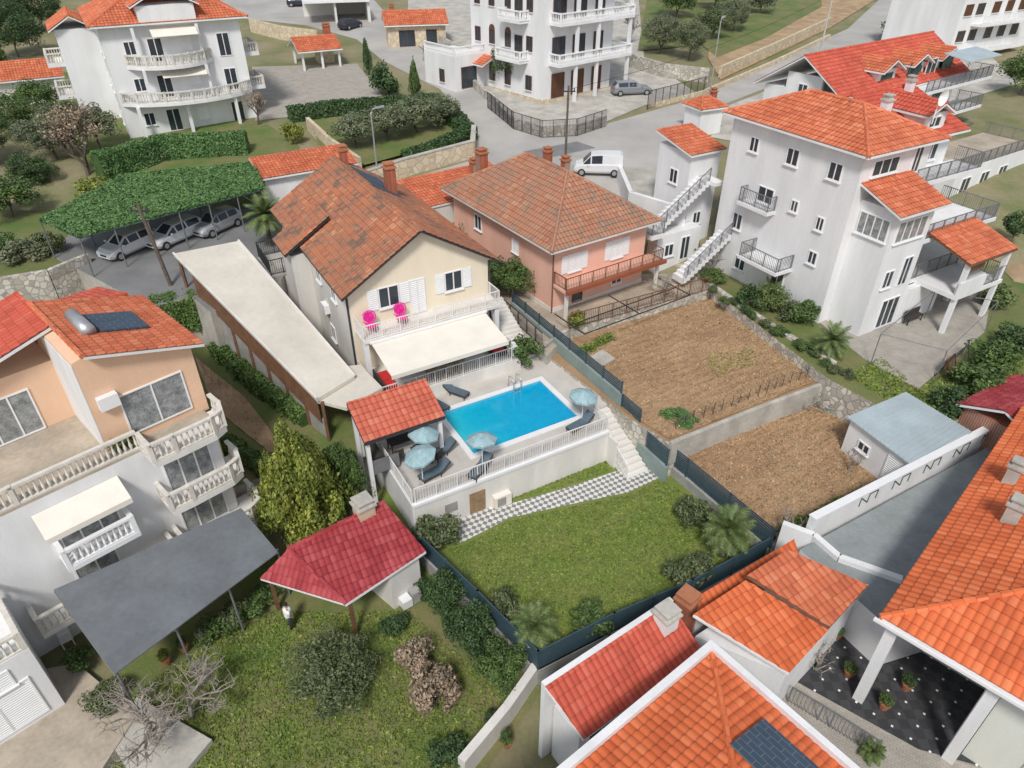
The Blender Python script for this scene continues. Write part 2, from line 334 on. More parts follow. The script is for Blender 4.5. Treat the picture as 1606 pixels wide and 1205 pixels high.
class B:
    def __init__(s,name,label,cat,px,ang,group=None):
        s.o=px if isinstance(px,V3) else (W(*px) if len(px)==3 else WG(*px))
        s.a=R(ang); s.root=empty(name,label,cat,s.o,s.a,group); s.c=math.cos(s.a); s.s=math.sin(s.a)
    def l(s,p):
        d=p-s.o; return V3((d.x*s.c+d.y*s.s,-d.x*s.s+d.y*s.c,d.z))
    def w(s,x,y,z): return s.o+V3((x*s.c-y*s.s,x*s.s+y*s.c,z))
    def px(s,u,v,z): return s.l(W(u,v,z))
    def box(s,name,mt,*bx,label=None):
        mb=MB()
        for b in bx: mb.box(*b)
        o=mb.build(name,m[mt],s.root)
        if label:o['label']=label
        return o
    def roof(s,sl,mt,**k):
        return roof(s.root,sl[0],mt,caps=sl[1],**k)
    def win(s,F,t,z,w,h,st='w',mull=1,sill=True,sh=None,name=None):
        O=V3((F[0],F[1],0)); tt=V3((F[2],F[3],0)); n=V3((F[4],F[5],0)); Z=V3((0,0,1))
        o=O+tt*(t-w/2)+Z*z; fm=m['bf'] if 'b' in st else m['gf'] if 'g' in st else m['wf']
        nm=name or ('door' if 'd' in st else 'window')
        f=MB(); k=.07
        f.obox(o-n*.02,tt*w,n*.08,Z*k); f.obox(o-n*.02+Z*(h-k),tt*w,n*.08,Z*k)
        f.obox(o-n*.02+Z*k,tt*k,n*.08,Z*(h-2*k)); f.obox(o-n*.02+Z*k+tt*(w-k),tt*k,n*.08,Z*(h-2*k))
        for i in range(mull): f.obox(o-n*.02+Z*k+tt*(w*(i+1)/(mull+1)-.035),tt*.07,n*.07,Z*(h-2*k))
        if 'a' in st:
            c=o+Z*h+tt*(w/2); pts=[c+tt*(w/2*math.cos(PI*i/10))+Z*(w/2*math.sin(PI*i/10)) for i in range(11)]
            vs=[p+n*.05 for p in pts]+[p-n*.02 for p in pts]; N_=11
            f.add(vs,[tuple(range(N_))]+[(i,i+1,i+1+N_,i+N_) for i in range(N_-1)])
        fo=f.build(nm,fm,s.root)
        g=MB()
        if 'c' in st:
            g.obox(o+Z*k+tt*k-n*.01,tt*(w-2*k),n*.035,Z*(h-2*k)); zz=k+.05
            while zz<h-k: g.obox(o+Z*zz+tt*k+n*.02,tt*(w-2*k),n*.03,Z*.035); zz+=.12
            g.build('shutter',fm,fo)
        else:
            g.obox(o+Z*k+tt*k-n*.01,tt*(w-2*k),n*.03,Z*(h-2*k)); g.build('pane',m['curt'] if 'u' in st else m['glass'],fo)
        if sill and 'd' not in st:
            q=MB(); q.obox(o-Z*.07-tt*.06,tt*(w+.12),n*.14,Z*.06); q.build('sill',m['wf'],fo)
        if sh:
            for sg in (-1,1):
                q=MB(); oo=o-tt*(w/2+.02) if sg<0 else o+tt*(w+.02)
                q.obox(oo+n*.02,tt*(w/2),n*.04,Z*h); zz=.08
                while zz<h-.08: q.obox(oo+n*.06+Z*zz+tt*.06,tt*(w/2-.12),n*.02,Z*.04); zz+=.13
                q.build('shutter',m[sh],fo)
        return fo
    def rail(s,pts,h=1,st='bars',mt='rail_w',name='railing'): return rail(s.root,pts,h,st,m[mt],name)
    def chim(s,x,y,z0,h,w=.6,mt='brick',parent=None):
        mb=MB(); mb.box(x-w/2,x+w/2,y-w/2,y+w/2,z0,z0+h); r=mb.build('chimney',m[mt],parent or s.root)
        if parent is None:
            c=MB(); c.box(x-w/2-.08,x+w/2+.08,y-w/2-.08,y+w/2+.08,z0+h+.002,z0+h+.1); c.box(x-w/2+.05,x+w/2-.05,y-w/2+.05,y+w/2-.05,z0+h+.1,z0+h+.3); c.box(x-w/2-.02,x+w/2+.02,y-w/2-.02,y+w/2+.02,z0+h+.3,z0+h+.37); c.build('chimney_cap',m['pot'] if mt=='brick' else m['conc'],r)
        return r
def rail(parent,pts,h,st,mt,name):
    mb=MB(); pts=[V3(p) for p in pts]; Z=V3((0,0,1))
    for a,b in zip(pts,pts[1:]):
        d=b-a; L=d.length
        if L<.05: continue
        t=d/L; nn=V3((-t.y,t.x,0)).normalized()
        if st=='bars':
            mb.obox(a+Z*(h-.04)-nn*.025,d,nn*.05,Z*.05); mb.obox(a+Z*.08-nn*.015,d,nn*.03,Z*.03)
            k=max(1,int(L/.14))
            for i in range(k+1):
                w=.03 if i%8==0 else .011
                mb.obox(a+d*(i/k)-nn*w-t*w,t*2*w,nn*2*w,Z*(h-.02))
        elif st=='bal':
            mb.obox(a+Z*(h-.12)-nn*.1,d,nn*.2,Z*.12); mb.obox(a-nn*.08,d,nn*.16,Z*.1)
            k=max(1,int(L/.23))
            for i in range(k):
                p=a+d*((i+.5)/k); mb.tube([p+Z*.1,p+Z*.3,p+Z*.55,p+Z*(h-.12)],[.035,.075,.035,.05],6)
            mb.obox(a-nn*.1-t*.09,t*.18,nn*.2,Z*(h+.03))
        elif st=='slat':
            k=max(1,int(L/1.8))
            for i in range(k+1): mb.obox(a+d*(i/k)-nn*.04-t*.04,t*.08,nn*.08,Z*h)
            zz=.1
            while zz<h-.05: mb.obox(a+Z*zz-nn*.012,d,nn*.024,Z*.095); zz+=.14
        elif st=='panel':
            k=max(1,int(L/2))
            for i in range(k+1): mb.obox(a+d*(i/k)-nn*.05-t*.05,t*.1,nn*.1,Z*(h+.06))
            mb.obox(a+Z*.05-nn*.015,d,nn*.03,Z*(h-.05)); mb.obox(a+Z*h-nn*.03,d,nn*.06,Z*.04)
    return mb.build(name,mt,parent)
def F_(x,y): return (x,y,1,0,0,-1)
def Fl(x,y): return (x,y,0,1,-1,0)
def Fr(x,y): return (x,y,0,1,1,0)
# ------------------------------------------------------------ setting
def gtop(poly,z,name,mt,side='conc',depth=7):
    P=[(W(u,v,z).x,W(u,v,z).y) for u,v in poly]; mb=MB(); mb.prism(P,z-depth,z,0,1)
    return tag(mb.build(name,[m[side],m[mt]]),kind='structure')
mb=MB(); xs=[-320,-80,-40,-20,0,20,40,80,320]
for (a,b),(c,d) in zip(TP,TP[1:]):
    for x0,x1 in zip(xs,xs[1:]): mb.face([(x0,a,b),(x1,a,b),(x1,c,d),(x0,c,d)])
tag(mb.build('ground',m['ground']),kind='structure')
def drape(name,poly,dz,mt,kind='structure'):
    bm=bmesh.new(); vs=[]
    for u,v in poly:
        p=WG(u,v,dz); vs.append(bm.verts.new((p.x,p.y,0)))
    f=bm.faces.new(vs); bm.normal_update()
    if f.normal.z<0: f.normal_flip()
    bmesh.ops.triangulate(bm,faces=bm.faces[:])
    for y,z in TP: bmesh.ops.bisect_plane(bm,geom=bm.verts[:]+bm.edges[:]+bm.faces[:],plane_co=(0,y,0),plane_no=(0,1,0))
    for v in bm.verts: v.co.z=T(v.co.y)+dz
    me=bpy.data.meshes.new(name); bm.to_mesh(me); bm.free(); me.materials.append(m[mt]); o=bpy.data.objects.new(name,me); COL.objects.link(o)
    return tag(o,kind=kind)
drape('street',[(545,345),(590,300),(745,250),(745,205),(690,140),(600,95),(560,62),(480,40),(300,20),(300,-40),(560,-30),(640,60),(690,100),(760,150),(800,190),(860,215),(950,195),(1100,152),(1200,105),(1330,45),(1400,-20),(1560,-20),(1440,30),(1380,80),(1210,135),(1120,170),(1100,215),(1070,300),(960,330),(860,330),(700,330)],.02,'road')
drape('road_patch',[(820,238),(905,222),(935,232),(850,250)],.026,'asph')
drape('driveway_paving',[(640,58),(690,98),(762,148),(803,187),(862,212),(948,192),(1012,165),(1095,148),(1010,90),(1000,-20),(640,-25)],.05,'conc')
drape('grass_bank',[(130,230),(420,195),(470,230),(440,330),(160,330)],.03,'moss')
drape('upper_meadow',[(-60,215),(130,228),(205,232),(420,192),(400,150),(0,100),(-300,150)],.028,'moss')
drape('yard_paving',[(395,105),(560,100),(600,150),(520,180),(440,185),(400,190)],.05,'pave')
drape('grove_ground',[(480,190),(700,165),(735,215),(560,262),(510,240)],.3,'moss')
drape('dirt_field',[(1110,90),(1130,125),(1300,45),(1420,-30),(1130,-30)],.1,'soil2')
drape('roadside_grass',[(1100,70),(1125,90),(1200,60),(1290,10),(1280,-30),(1020,-30),(1000,80)],.11,'moss')
drape('roadside_paving',[(1125,172),(1215,138),(1385,83),(1445,33),(1500,40),(1600,130),(1240,240),(1115,215)],.04,'conc')
gtop([(590,780),(843,1052),(1222,858),(1000,655),(900,640),(640,700)],0,'lawn','grass',side='grey')
gtop([(225,470),(330,460),(600,640),(560,760),(430,740),(330,780),(270,560)],1.6,'side_garden','moss')
gtop([(80,400),(235,482),(300,465),(330,490),(440,440),(520,330),(380,270),(150,320)],5.3,'parking_lot','asph')
gtop([(-400,470),(0,447),(100,425),(150,395),(200,280),(-300,180)],5.25,'upper_garden','moss',side='stone')
gtop([(735,450),(858,558),(895,520),(1115,455),(1060,395),(960,290),(690,290)],2.95,'pink_house_yard','terr')
gtop([(846,548),(985,655),(1055,697),(1305,597),(1110,452),(890,515)],2.4,'upper_field','soil',side='stone')
gtop([(1005,680),(1050,660),(1300,560),(1600,720),(1560,780),(1215,852)],1.0,'lower_field','soil',side='stone')
gtop([(1085,430),(1300,595),(1440,670),(1606,640),(1900,560),(1700,300),(1150,320),(1040,370)],3.2,'white_house_garden','moss',side='stone')
gtop([(1352,560),(1180,420),(1240,380),(1560,430),(1545,520),(1440,610)],3.25,'garden_paving','pave',depth=1)
gtop([(1545,395),(1580,340),(1750,330),(1750,470),(1590,440)],3.27,'dirt_plot','soil2',depth=1)
gtop([(1040,405),(1100,440),(1200,400),(1150,320),(1030,340)],3.27,'stair_yard','terr',depth=1)
gtop([(1075,345),(1120,150),(960,255),(985,318)],6.45,'forecourt','conc',side='white')
gtop([(1255,862),(1400,990),(1700,900),(1750,700),(1570,690)],2.6,'roof_terrace_paving','gpave',side='white')
gtop([(120,1040),(-200,1100),(-200,1500),(100,1300),(215,1120)],-.75,'left_courtyard','terr')
PATIO=[(1290,950),(1480,960),(1640,1230),(1440,1175),(1250,1070)]
gtop(PATIO,.2,'tiled_patio','dcheck')
gtop([(1225,1090),(1250,1070),(1440,1175),(1640,1235),(1500,1360),(1150,1200)],.196,'patio_paving','pave')
drape('left_garden_grass',[(110,1180),(180,1050),(420,870),(640,850),(850,1080),(700,1300),(100,1400)],.06,'moss')
P=[W(u,v,.015) for u,v in [(722,852),(708,806),(738,782),(790,793),(880,768),(985,733),(1018,722),(1043,745),(985,772),(880,794),(800,812)]]
mb=MB(); mb.prism([(p.x,p.y) for p in P],-.3,.02); tag(mb.build('garden_path',m['check']),kind='structure')
def inpoly(x,y,P):
    c=False;j=len(P)-1
    for i in range(len(P)):
        if (P[i][1]>y)!=(P[j][1]>y) and x<(P[j][0]-P[i][0])*(y-P[i][1])/(P[j][1]-P[i][1]+1e-9)+P[i][0]: c=not c
        j=i
    return c
PP=[tuple(W(u,v,.2))[:2] for u,v in PATIO]
mb=MB(); c0=W(1300,1000,.2)
for i in range(-8,20):
    for j in range(-20,10):
        x=c0.x+(i-j)*.5; y=c0.y+(i+j)*.5
        if inpoly(x,y,PP): mb.prism([(x-.06,y),(x,y-.06),(x+.06,y),(x,y+.06)],.18,.21)
tag(mb.build('patio_inlay',m['wf']),kind='structure')
# ------------------------------------------------------------ pool deck
D=B('pool_terrace','raised pale stone pool terrace with white front wall above the lawn','terrace',(648,790,2.2),29.6)
PX0,PX1,PY0,PY1=4.3,11.0,1.85,6.0
dk=MB()
for bx in ((0,PX0,0,13.4),(PX1,11.75,0,2.0),(PX1,13.45,2.0,13.4),(PX0,PX1,0,PY0),(PX0,PX1,PY1,13.4)): dk.box(*bx[:2],*bx[2:],-5,0)
dk.build('floor',m['deck'],D.root)
D.box('front_wall','offw',(-.02,11.77,-.14,-.002,-5,-.16))
D.box('edge_band','wf',(-.1,11.8,-.22,-.004,-.14,.03))
D.box('side_wall','white',(-.12,-.003,-.14,9.5,-5,-.02))
D.box('hatch','wood',(3.0,3.9,-.19,-.142,-2.1,-.7)); D.box('vent_panel','grey',(1.6,2.3,-.17,-.142,-1.4,-.8))
D.rail([(.1,-.05,.03),(4,-.05,.03),(8,-.05,.03),(11.65,-.05,.03)],.95); D.rail([(11.7,0,.0),(11.7,1.9,0)],.95)
D.rail([(-.05,0,0),(-.05,3.9,0)],.95)
st=MB()
for i in range(12):
    y1=1.95-i*.33; st.box(11.9,13.42,y1-.33,y1,-5,-.18*(i+1)+.001)
st.build('steps',m['offw'],D.root)
D.rail([(11.85,1.9,0),(11.85,-2.0,-2.2)],.95)
D.box('stair_wall','offw',(11.755,11.895,-.9,2,-5,-.3))
po=empty('swimming_pool','rectangular turquoise swimming pool set into the pale stone terrace','pool',D.o,D.a)
b_=MB(); b_.box(PX0+.002,PX1-.002,PY0+.002,PY1-.002,-1.5,-1.35)
for bx in ((PX0+.001,PX0+.04,PY0,PY1),(PX1-.04,PX1-.001,PY0,PY1),(PX0,PX1,PY0+.001,PY0+.04),(PX0,PX1,PY1-.04,PY1-.001)): b_.box(*bx,-1.35,-.02)
b_.build('basin',m['pool_t'],po)
c_=MB(); w_=.33
c_.box(PX0-w_,PX1+w_,PY0-w_,PY0,.003,.05);c_.box(PX0-w_,PX1+w_,PY1,PY1+w_,.003,.05);c_.box(PX0-w_,PX0,PY0,PY1,.003,.05);c_.box(PX1,PX1+w_,PY0,PY1,.003,.05)
c_.build('coping',m['wf'],po)
mw,nt,bs=newmat('pool_water'); tc=nt.nodes.new('ShaderNodeTexCoord'); sx=nt.nodes.new('ShaderNodeSeparateXYZ'); nt.links.new(tc.outputs['Object'],sx.inputs[0])
mr=nt.nodes.new('ShaderNodeMapRange'); mr.inputs[1].default_value=PX0; mr.inputs[2].default_value=PX1; nt.links.new(sx.outputs[0],mr.inputs[0])
r=ramp(nt,mr.outputs[0],[(0,(.03,.50,.62)),(.2,(.005,.42,.62)),(.45,(.0,.37,.60)),(1,(.0,.34,.60))])
n=noise_n(nt,tc.outputs['Object'],3.5,3); rr=ramp(nt,n.outputs[0],[(.3,(.85,.9,.92)),(.7,(1.1,1.08,1.05))])
nt.links.new(mixc(nt,1.0,r.outputs[0],rr.outputs[0],'MULTIPLY'),bs.inputs['Base Color']); bs.inputs['Roughness'].default_value=.06; bump(nt,bs,n.outputs[0],.12,.05)
q=MB(); q.box(PX0+.04,PX1-.04,PY0+.04,PY1-.04,-.3,-.14); tag(q.build('water',mw,po))
l_=MB()
for dx in (0,.5): l_.tube([(9.0+dx,PY1-.25,-.5),(9.0+dx,PY1-.25,.75),(9.0+dx,PY1-.05,.95),(9.0+dx,PY1+.3,.85),(9.0+dx,PY1+.45,.05)],.03,6)
for zz in (-.1,.2): l_.tube([(9,PY1-.25,zz),(9.5,PY1-.25,zz)],.025,6)
l_.build('ladder',m['metal'],po)
gz=B('poolside_pavilion','open poolside pavilion with salmon tiled lean-to roof and white posts','pavilion',D.w(-.9,3.6,0),29.6)
rt=[gz.px(577,697,4.75),gz.px(696,651,4.75),gz.px(640,597,5.7),gz.px(546,637,5.7)]
x0=min(rt[0].x,rt[3].x);x1=max(rt[1].x,rt[2].x);y0=(rt[0].y+rt[1].y)/2;y1=(rt[2].y+rt[3].y)/2
gz.roof(([[(x0,y0,2.55),(x1,y0,2.55),(x1,y1,3.5),(x0,y1,3.5)]],[]),'gaz',fas=m['rail_d'],th=.16)
for (x,y,h) in ((x0+.2,y0+.3,2.45),(x1-.2,y0+.3,2.45),(x0+.2,y1-.3,3.2),(x1-.2,y1-.3,3.2)): gz.box('post','white',(x-.1,x+.1,y-.1,y+.1,-5 if x<1 else 0,h))
gz.box('back_wall','offw',(x0+.3,x1-.3,y1-.35,y1-.2,0,3.1))
gz.box('bar_counter','wick',(x0+.4,x0+1.0,y0+.5,y1-.6,0,1.0))
gz.box('glass_panel','rail_g',(x0+.3,x1-2.6,y0+.28,y0+.31,.1,1.0))
tw=empty('boundary_wall','grey green boundary wall between pool terrace and ploughed field','wall',D.o,D.a)
q=MB(); q.box(13.47,13.72,-3.2,-.6,-5,-1.1); q.box(13.47,13.72,-.6,1.2,-5,.1);q.box(13.47,13.72,1.2,14,-5,1.05); q.build('wall',m['teal'],tw)
rail(tw,[(13.6,1.3,1.05),(13.6,14,1.05)],.85,'slat',m['fence'],'railing'); rail(tw,[(13.6,-3.1,-1.1),(13.6,-.65,-1.1)],1.2,'slat',m['fence'],'railing'); rail(tw,[(13.6,-.55,.1),(13.6,1.15,.1)],1.0,'slat',m['fence'],'railing')
def fence_px(name,label,pts,z,h,st,mt,cat='fence',plinth=None,group=None):
    P=[W(u,v,z) if z is not None else WG(u,v) for u,v in pts]; r=empty(name,label,cat,P[0],0,group)
    L=[p-P[0] for p in P]; rail(r,L,h,st,m[mt],'rail_panel')
    if plinth:
        mb=MB()
        for a,b in zip(L,L[1:]):
            d=b-a; nn=V3((-d.y,d.x,0)).normalized(); mb.obox(a-nn*.1-V3((0,0,1.8)),d,nn*.2,V3((0,0,1.8)))
        mb.build('plinth',m[plinth],r)
    return r
def wall_px(name,label,pts,z,h,mt,th=.35,cat='wall',down=1.5,cap=None):
    P=[W(u,v,z) if z is not None else WG(u,v) for u,v in pts]; r=empty(name,label,cat,P[0])
    mb=MB();cb=MB()
    L=[p-P[0] for p in P]
    for a,b in zip(L,L[1:]):
        d=b-a; nn=V3((-d.y,d.x,0)).normalized(); mb.obox(a-nn*th/2-V3((0,0,down)),d,nn*th,V3((0,0,down+h)))
        if cap: cb.obox(a-nn*(th/2+.05)+V3((0,0,h+.002)),d,nn*(th+.1),V3((0,0,.08)))
    mb.build('masonry',m[mt],r)
    if cap: cb.build('coping',m[cap],r)
    return r
fence_px('garden_fence','dark slatted fence between the lawn and the lower field',[(1012,697),(1075,748),(1140,803),(1207,860)],.6,1.3,'slat','fence',plinth='grey')
fence_px('garden_fence','dark solid panel fence along the near right side of the lawn',[(1207,868),(1080,938),(960,990),(843,1050)],0,1.25,'panel','fence',plinth='grey')
fence_px('garden_fence','dark mesh fence along the left side of the lawn behind dark shrubs',[(843,1050),(750,955),(655,862)],0,1.25,'panel','fence',plinth='grey')
# ------------------------------------------------------------ villa
V=B('villa','cream gabled villa with weathered tile roof, white awning and pink chairs on its balcony','house',(566,600,2.2),30)
w,d,he,hr=9.0,14.5,6.6,9.15
q=MB()
q.box(0,w,0,d,-4,he-.2)
q.add([(0,0,he-.2),(w,0,he-.2),(w/2,0,hr-.05),(0,d,he-.2),(w,d,he-.2),(w/2,d,hr-.05)],[(0,1,2),(5,4,3),(0,2,5,3),(1,4,5,2)])
q.build('wall',m['cream'],V.root)
V.box('side_cladding','offw',(-.03,-.002,.02,d,-4,he-.25))
rf=V.roof(gab(-.55,w+.55,-.6,d+.5,he-.45,hr+.05),'old',fas=m['rail_d'])
V.chim(w*.72,d*.62,he+1.2,1.9,.65,'brick'); V.chim(w*.55,d*.95,hr-.8,1.5,.5,'brick')
k=(hr-he+.5)/(w/2+.55)
for i in range(3):
    q=MB(); yy=d*.55+i*1.7
    q.slab3([(w/2+.6,yy,hr-.6*k+.18),(w/2+.6,yy+1.5,hr-.6*k+.18),(w/2+2.4,yy+1.5,hr-2.4*k+.18),(w/2+2.4,yy,hr-2.4*k+.18)],.08)
    q.build('solar_panel',m['solar'],rf)
V.box('side_wing','offw',(-1.2,-.035,d*.53,d*.70,-4,5.6))
V.roof(([[(-1.6,d*.51,5.85),(-1.6,d*.72,5.85),(1.6,d*.72,7.85),(1.6,d*.51,7.85)]],[]),'old',fas=m['rail_d'],name='wing_roof')
V.box('side_balcony','conc',(-2.2,-.04,d*.73,d*.98,3.0,3.2)); V.rail([(-.1,d*.74,3.2),(-2.1,d*.74,3.2),(-2.1,d*.98,3.2),(-.1,d*.98,3.2)],1.1,'bars','rail_d')
V.box('ground_extension','offw',(-2.2,-.04,d*.73,d*.98,-4,3.0))
FL=Fl(-.03,0)
for t,z in ((3,4.6),(6,4.6),(12.5,4.6),(4.5,1.0)): V.win(FL,t,z-.3,.9,1.1,'w')
q=MB(); q.tube([(-.1,.12,-2),(-.1,.12,he-.5)],.06,6); q.build('downpipe',m['rail_d'],V.root)
q=MB(); q.tube([(w+.08,-.08,-1),(w+.08,-.08,he-.5)],.06,6); q.build('downpipe',m['rail_d'],V.root)
FV=F_(0,0)
V.win(FV,2.4,4.65,1.3,1.35,'w',sh='wf'); V.win(FV,4.2,3.75,1.0,2.25,'wdc',mull=1); V.win(FV,6.6,4.65,1.2,1.3,'w',sh='wf')
V.win(FV,3.0,.95,2.2,2.2,'wd',mull=2); V.win(FV,6.6,1.7,1.2,1.2,'w',sh='rail_g'); V.win(Fr(w,0),1.4,4.5,.8,1.1,'w')
V.box('balcony_slab','offw',(.1,w+.1,-1.5,-.003,3.48,3.68)); V.rail([(.15,-.05,3.68),(.15,-1.42,3.68),(w,-1.42,3.68),(w,-.05,3.68)],.95)
V.box('terrace_slab','offw',(-.3,w+.3,-3.6,-.003,-4,.8)); V.rail([(0,-.1,.8),(0,-3.5,.8),(4.2,-3.5,.8),(w+.1,-3.5,.8),(w+.1,-2.2,.8)],.9)
V.box('column','white',(w-.3,w,-1.4,-1.1,.81,3.47)); V.box('column','white',(.1,.4,-1.4,-1.1,.81,3.47)); V.box('column','white',(w-.2,w+.02,-3.45,-3.2,.81,1.9))
st=MB()
for i in range(12): st.box(w+.5,w+1.9,-1.9+i*.3,-1.6+i*.3,-4,.62+.15*i)
for i in range(4): st.box(w+.5,w+1.9,-2.2-i*.3,-1.9-i*.3,-4,.47-.15*i)
st.build('side_steps',m['offw'],V.root)
q=MB(); q.slab3([(.5,-4.5,2.95),(7.9,-4.5,2.95),(7.9,-1.56,3.5),(.5,-1.56,3.5)],.03); q.box(.5,7.9,-4.53,-4.5,2.72,2.97); aw=q.build('awning',m['awn'],V.root)
q=MB(); q.box(.4,8.0,-1.7,-1.56,3.51,3.62)
for x in (1,4,7): q.tube([(x,-1.6,3.35),(x+.4,-3,3.05),(x,-4.4,2.85)],.03)
q.build('awning_arm',m['wf'],aw)
q=MB(); q.box(-.36,-.035,4.6,5.4,2.6,3.2); q.build('air_conditioner',m['wf'],V.root)
cpn=empty('long_carport','long pale flat roofed carport running from the parking to the villa','carport',W(490,600,1.6))
O=cpn.location
def rl(u,v,z): return W(u,v,z)-O
q=MB(); zb,zf=7.7,4.5
A0,A1,A2,A3=rl(272,398,zb),rl(374,378,zb),rl(556,590,zf),rl(497,626,zf)
q.slab3([A3,A2,A1,A0],.22); ro=q.build('flat_roof',m['mem'],cpn)
q=MB()
for (a,b) in ((A0,A3),(A1,A2)): 
    dd=b-a; nn=V3((-dd.y,dd.x,0)).normalized(); q.obox(a-nn*.06+V3((0,0,.005)),dd,nn*.12,V3((0,0,.09)))
q.build('roof_edge',m['offw'],ro)
q=MB(); q.slab3([rl(497,628,zf-.25),rl(543,640,zf-.25),rl(600,608,zf-.25),rl(565,572,zf-.25),rl(540,575,zf-.25)],.2); q.build('lower_roof',m['mem'],cpn)
for i in range(9):
    p=A0.lerp(A3,i/8)+V3((.25,0,0)); q=MB(); q.box(p.x-.08,p.x+.08,p.y-.08,p.y+.08,-3,p.z-.2); q.build('post',m['brown'],cpn)
    p=A1.lerp(A2,i/8)-V3((.25,0,0)); q=MB(); q.box(p.x-.08,p.x+.08,p.y-.08,p.y+.08,-3,p.z-.2); q.build('post',m['brown'],cpn)
q=MB(); d_=(A3-A0)
for i in range(10): q.obox(A0+d_*.12+V3((.12,0,-.45-i*.16)),d_*.86,V3((.03,0.01,0)),V3((0,0,.13)))
q.build('slatted_screen',m['brown'],cpn)
q=MB(); q.obox(A0+d_*.1+V3((.3,0,-6)),d_*.88,V3((.15,0.03,0)),V3((0,0,4.2))); q.build('base_wall',m['grey'],cpn)
# ------------------------------------------------------------ pink house
K=B('pink_house','salmon pink house with faded brown pyramid tile roof','house',(865,490,2.95),34)
kw,kd,kh=8.3,13.2,4.9
K.box('wall','pink',(0,kw,0,kd,-3,kh)); K.box('plinth_band','offw',(-.04,kw+.04,-.04,kd,-3,.3))
sl,ca=hip(-.7,kw+.7,-.7,kd+.7,kh,kh+3.1,ins=4.85); K.roof((sl,ca),'old2',fas=m['offw'])
K.chim(2.6,kd-.2,kh+.9,1.5,.7); K.chim(kw-1,kd-2.5,kh+1.0,1.3,.55); K.chim(kw-.2,kd-3.8,kh+.6,1.2,.55)
K.win(F_(0,0),1.8,2.7,1.1,1.3,'wc',sh='wf'); K.win(F_(0,0),5.6,2.7,1.1,1.4,'wc',sh='wf'); K.win(F_(0,0),2.2,.2,.9,1.9,'bd',mull=0); K.win(F_(0,0),5.8,.6,1.0,1.1,'w')
K.win(Fl(0,0),9.5,2.8,1.0,1.2,'w'); K.win(Fl(0,0),4.5,2.8,.8,1.0,'wc')
K.box('balcony_slab','pink',(0,kw+.6,-1.5,-.003,2.0,2.2)); K.box('balcony_tile_edge','orange',(-.05,kw+.65,-1.75,-1.51,2.05,2.3)); K.rail([(.1,-.05,2.2),(.1,-1.4,2.2),(kw+.5,-1.4,2.2),(kw+.5,0,2.2)],.9,'bars','brown')
K.box('post','offw',(.2,.4,-1.3,-1.1,-3,2)); K.box('post','offw',(kw+.2,kw+.4,-1.3,-1.1,-3,2)) 
K.box('pergola_beam','rail_d',(-1,8.5,-3.4,-3.34,.9,.96),(-1,8.5,-4.8,-4.74,.9,.96),(-1,-.94,-4.8,-1.6,.9,.96),(8.44,8.5,-4.8,-1.6,.9,.96),(3.7,3.76,-4.8,-1.6,.9,.96))
q=MB(); q.tube([(-.08,-.1,-.5),(-.08,-.1,kh-.1)],.05,6); q.build('downpipe',m['brown'],K.root)
A=B('pink_house_annexe','low annexe with flat orange tile roof behind the pink house','house',K.w(-.2,kd+.75,0),34)
A.box('wall','offw',(-1.6,6.3,.0,4.2,-2,3.6)); A.roof(([[(-2.2,-.1,3.6),(6.9,-.1,3.6),(6.9,4.6,4.5),(-2.2,4.6,4.5)]],[]),'orange')
A.chim(4.6,3.2,4.1,1.1,.65)
G=B('street_garage','low white garage with long orange tile roof beside the street','garage',(420,330,5.3),30)
e=[G.px(412,287,8.2),G.px(418,302,8.0),G.px(572,262,8.0),G.px(556,238,8.9)]
gx1=e[2].x; 
G.box('wall','white',(.3,gx1-.3,.4,3.4,-1,2.5)); G.roof(([[(0,0,2.6),(gx1,0,2.6),(gx1,3.8,3.3),(0,3.8,3.3)]],[]),'orange')
# ------------------------------------------------------------ top-left white house
H1=B('balconied_house','three storey white house with curved balustrade balconies and orange roof','house',(205,218),30)
hw,hd,hh=12.4,12,10
H1.box('wall','white',(0,hw,0,hd,-2,hh)); H1.box('roof_band','wf',(-.1,hw+.1,-.1,hd,hh-.25,hh-.003))
H1.roof(hip(-.8,hw+.8,-.8,hd+.8,hh,hh+3.2),'orange')
def arc(x0,x1,y,b,z,n=10): return [(x0+(x1-x0)*i/n,y-b*math.sin(PI*i/n)**.7 if 0<i<n else y,z) for i in range(n+1)]
def balc(bb,x0,x1,b,z,st='bal',mt='balu',y=-.05,sm='white',th=.3):
    A_=arc(x0,x1,y,b,z); q=MB(); q.prism([(p[0],p[1]) for p in A_],z-th,z); q.build('balcony_slab',m[sm],bb.root)
    A2=arc(x0+.12,x1-.12,y,b-.14,z); rail(bb.root,A2,.95,st,m[mt],'railing')
balc(H1,.2,hw,2.3,3.3); balc(H1,1.5,9.3,2.2,6.5)
for x in (1.2,5.6,10.2): H1.box('column','white',(x,x+.3,-1.3,-1.0,-1,2.99))
for x in (2.6,8.2): H1.box('column','white',(x,x+.25,-1.4,-1.15,3.3,6.19)); H1.box('column','white',(x,x+.25,-.9,-.65,6.5,hh-.3))
F0=F_(0,0)
for z in (0.2,3.35,6.55):
    for t,ww,s_ in ((2.2,1.0,'w'),(4.4,1.3,'wd'),(7.2,1.0,'wc'),(10.6,1.2,'wd')): H1.win(F0,t,z+(.8 if 'd' not in s_ else .02),ww,1.2 if 'd' not in s_ else 2.1,s_)
for z in (.9,3.9,7.0):
    for t in (2.5,6,9.5): H1.win(Fl(0,0),t,z,1.0,1.2,'w')
for z in (3.3,6.5):
    q=MB(); q.box(hw+.003,hw+1.6,1,4.5,z-.3,z); q.build('side_balcony',m['white'],H1.root)
    H1.rail([(hw,1.1,z),(hw+1.5,1.1,z),(hw+1.5,4.4,z),(hw,4.4,z)],.95,'bal','balu')
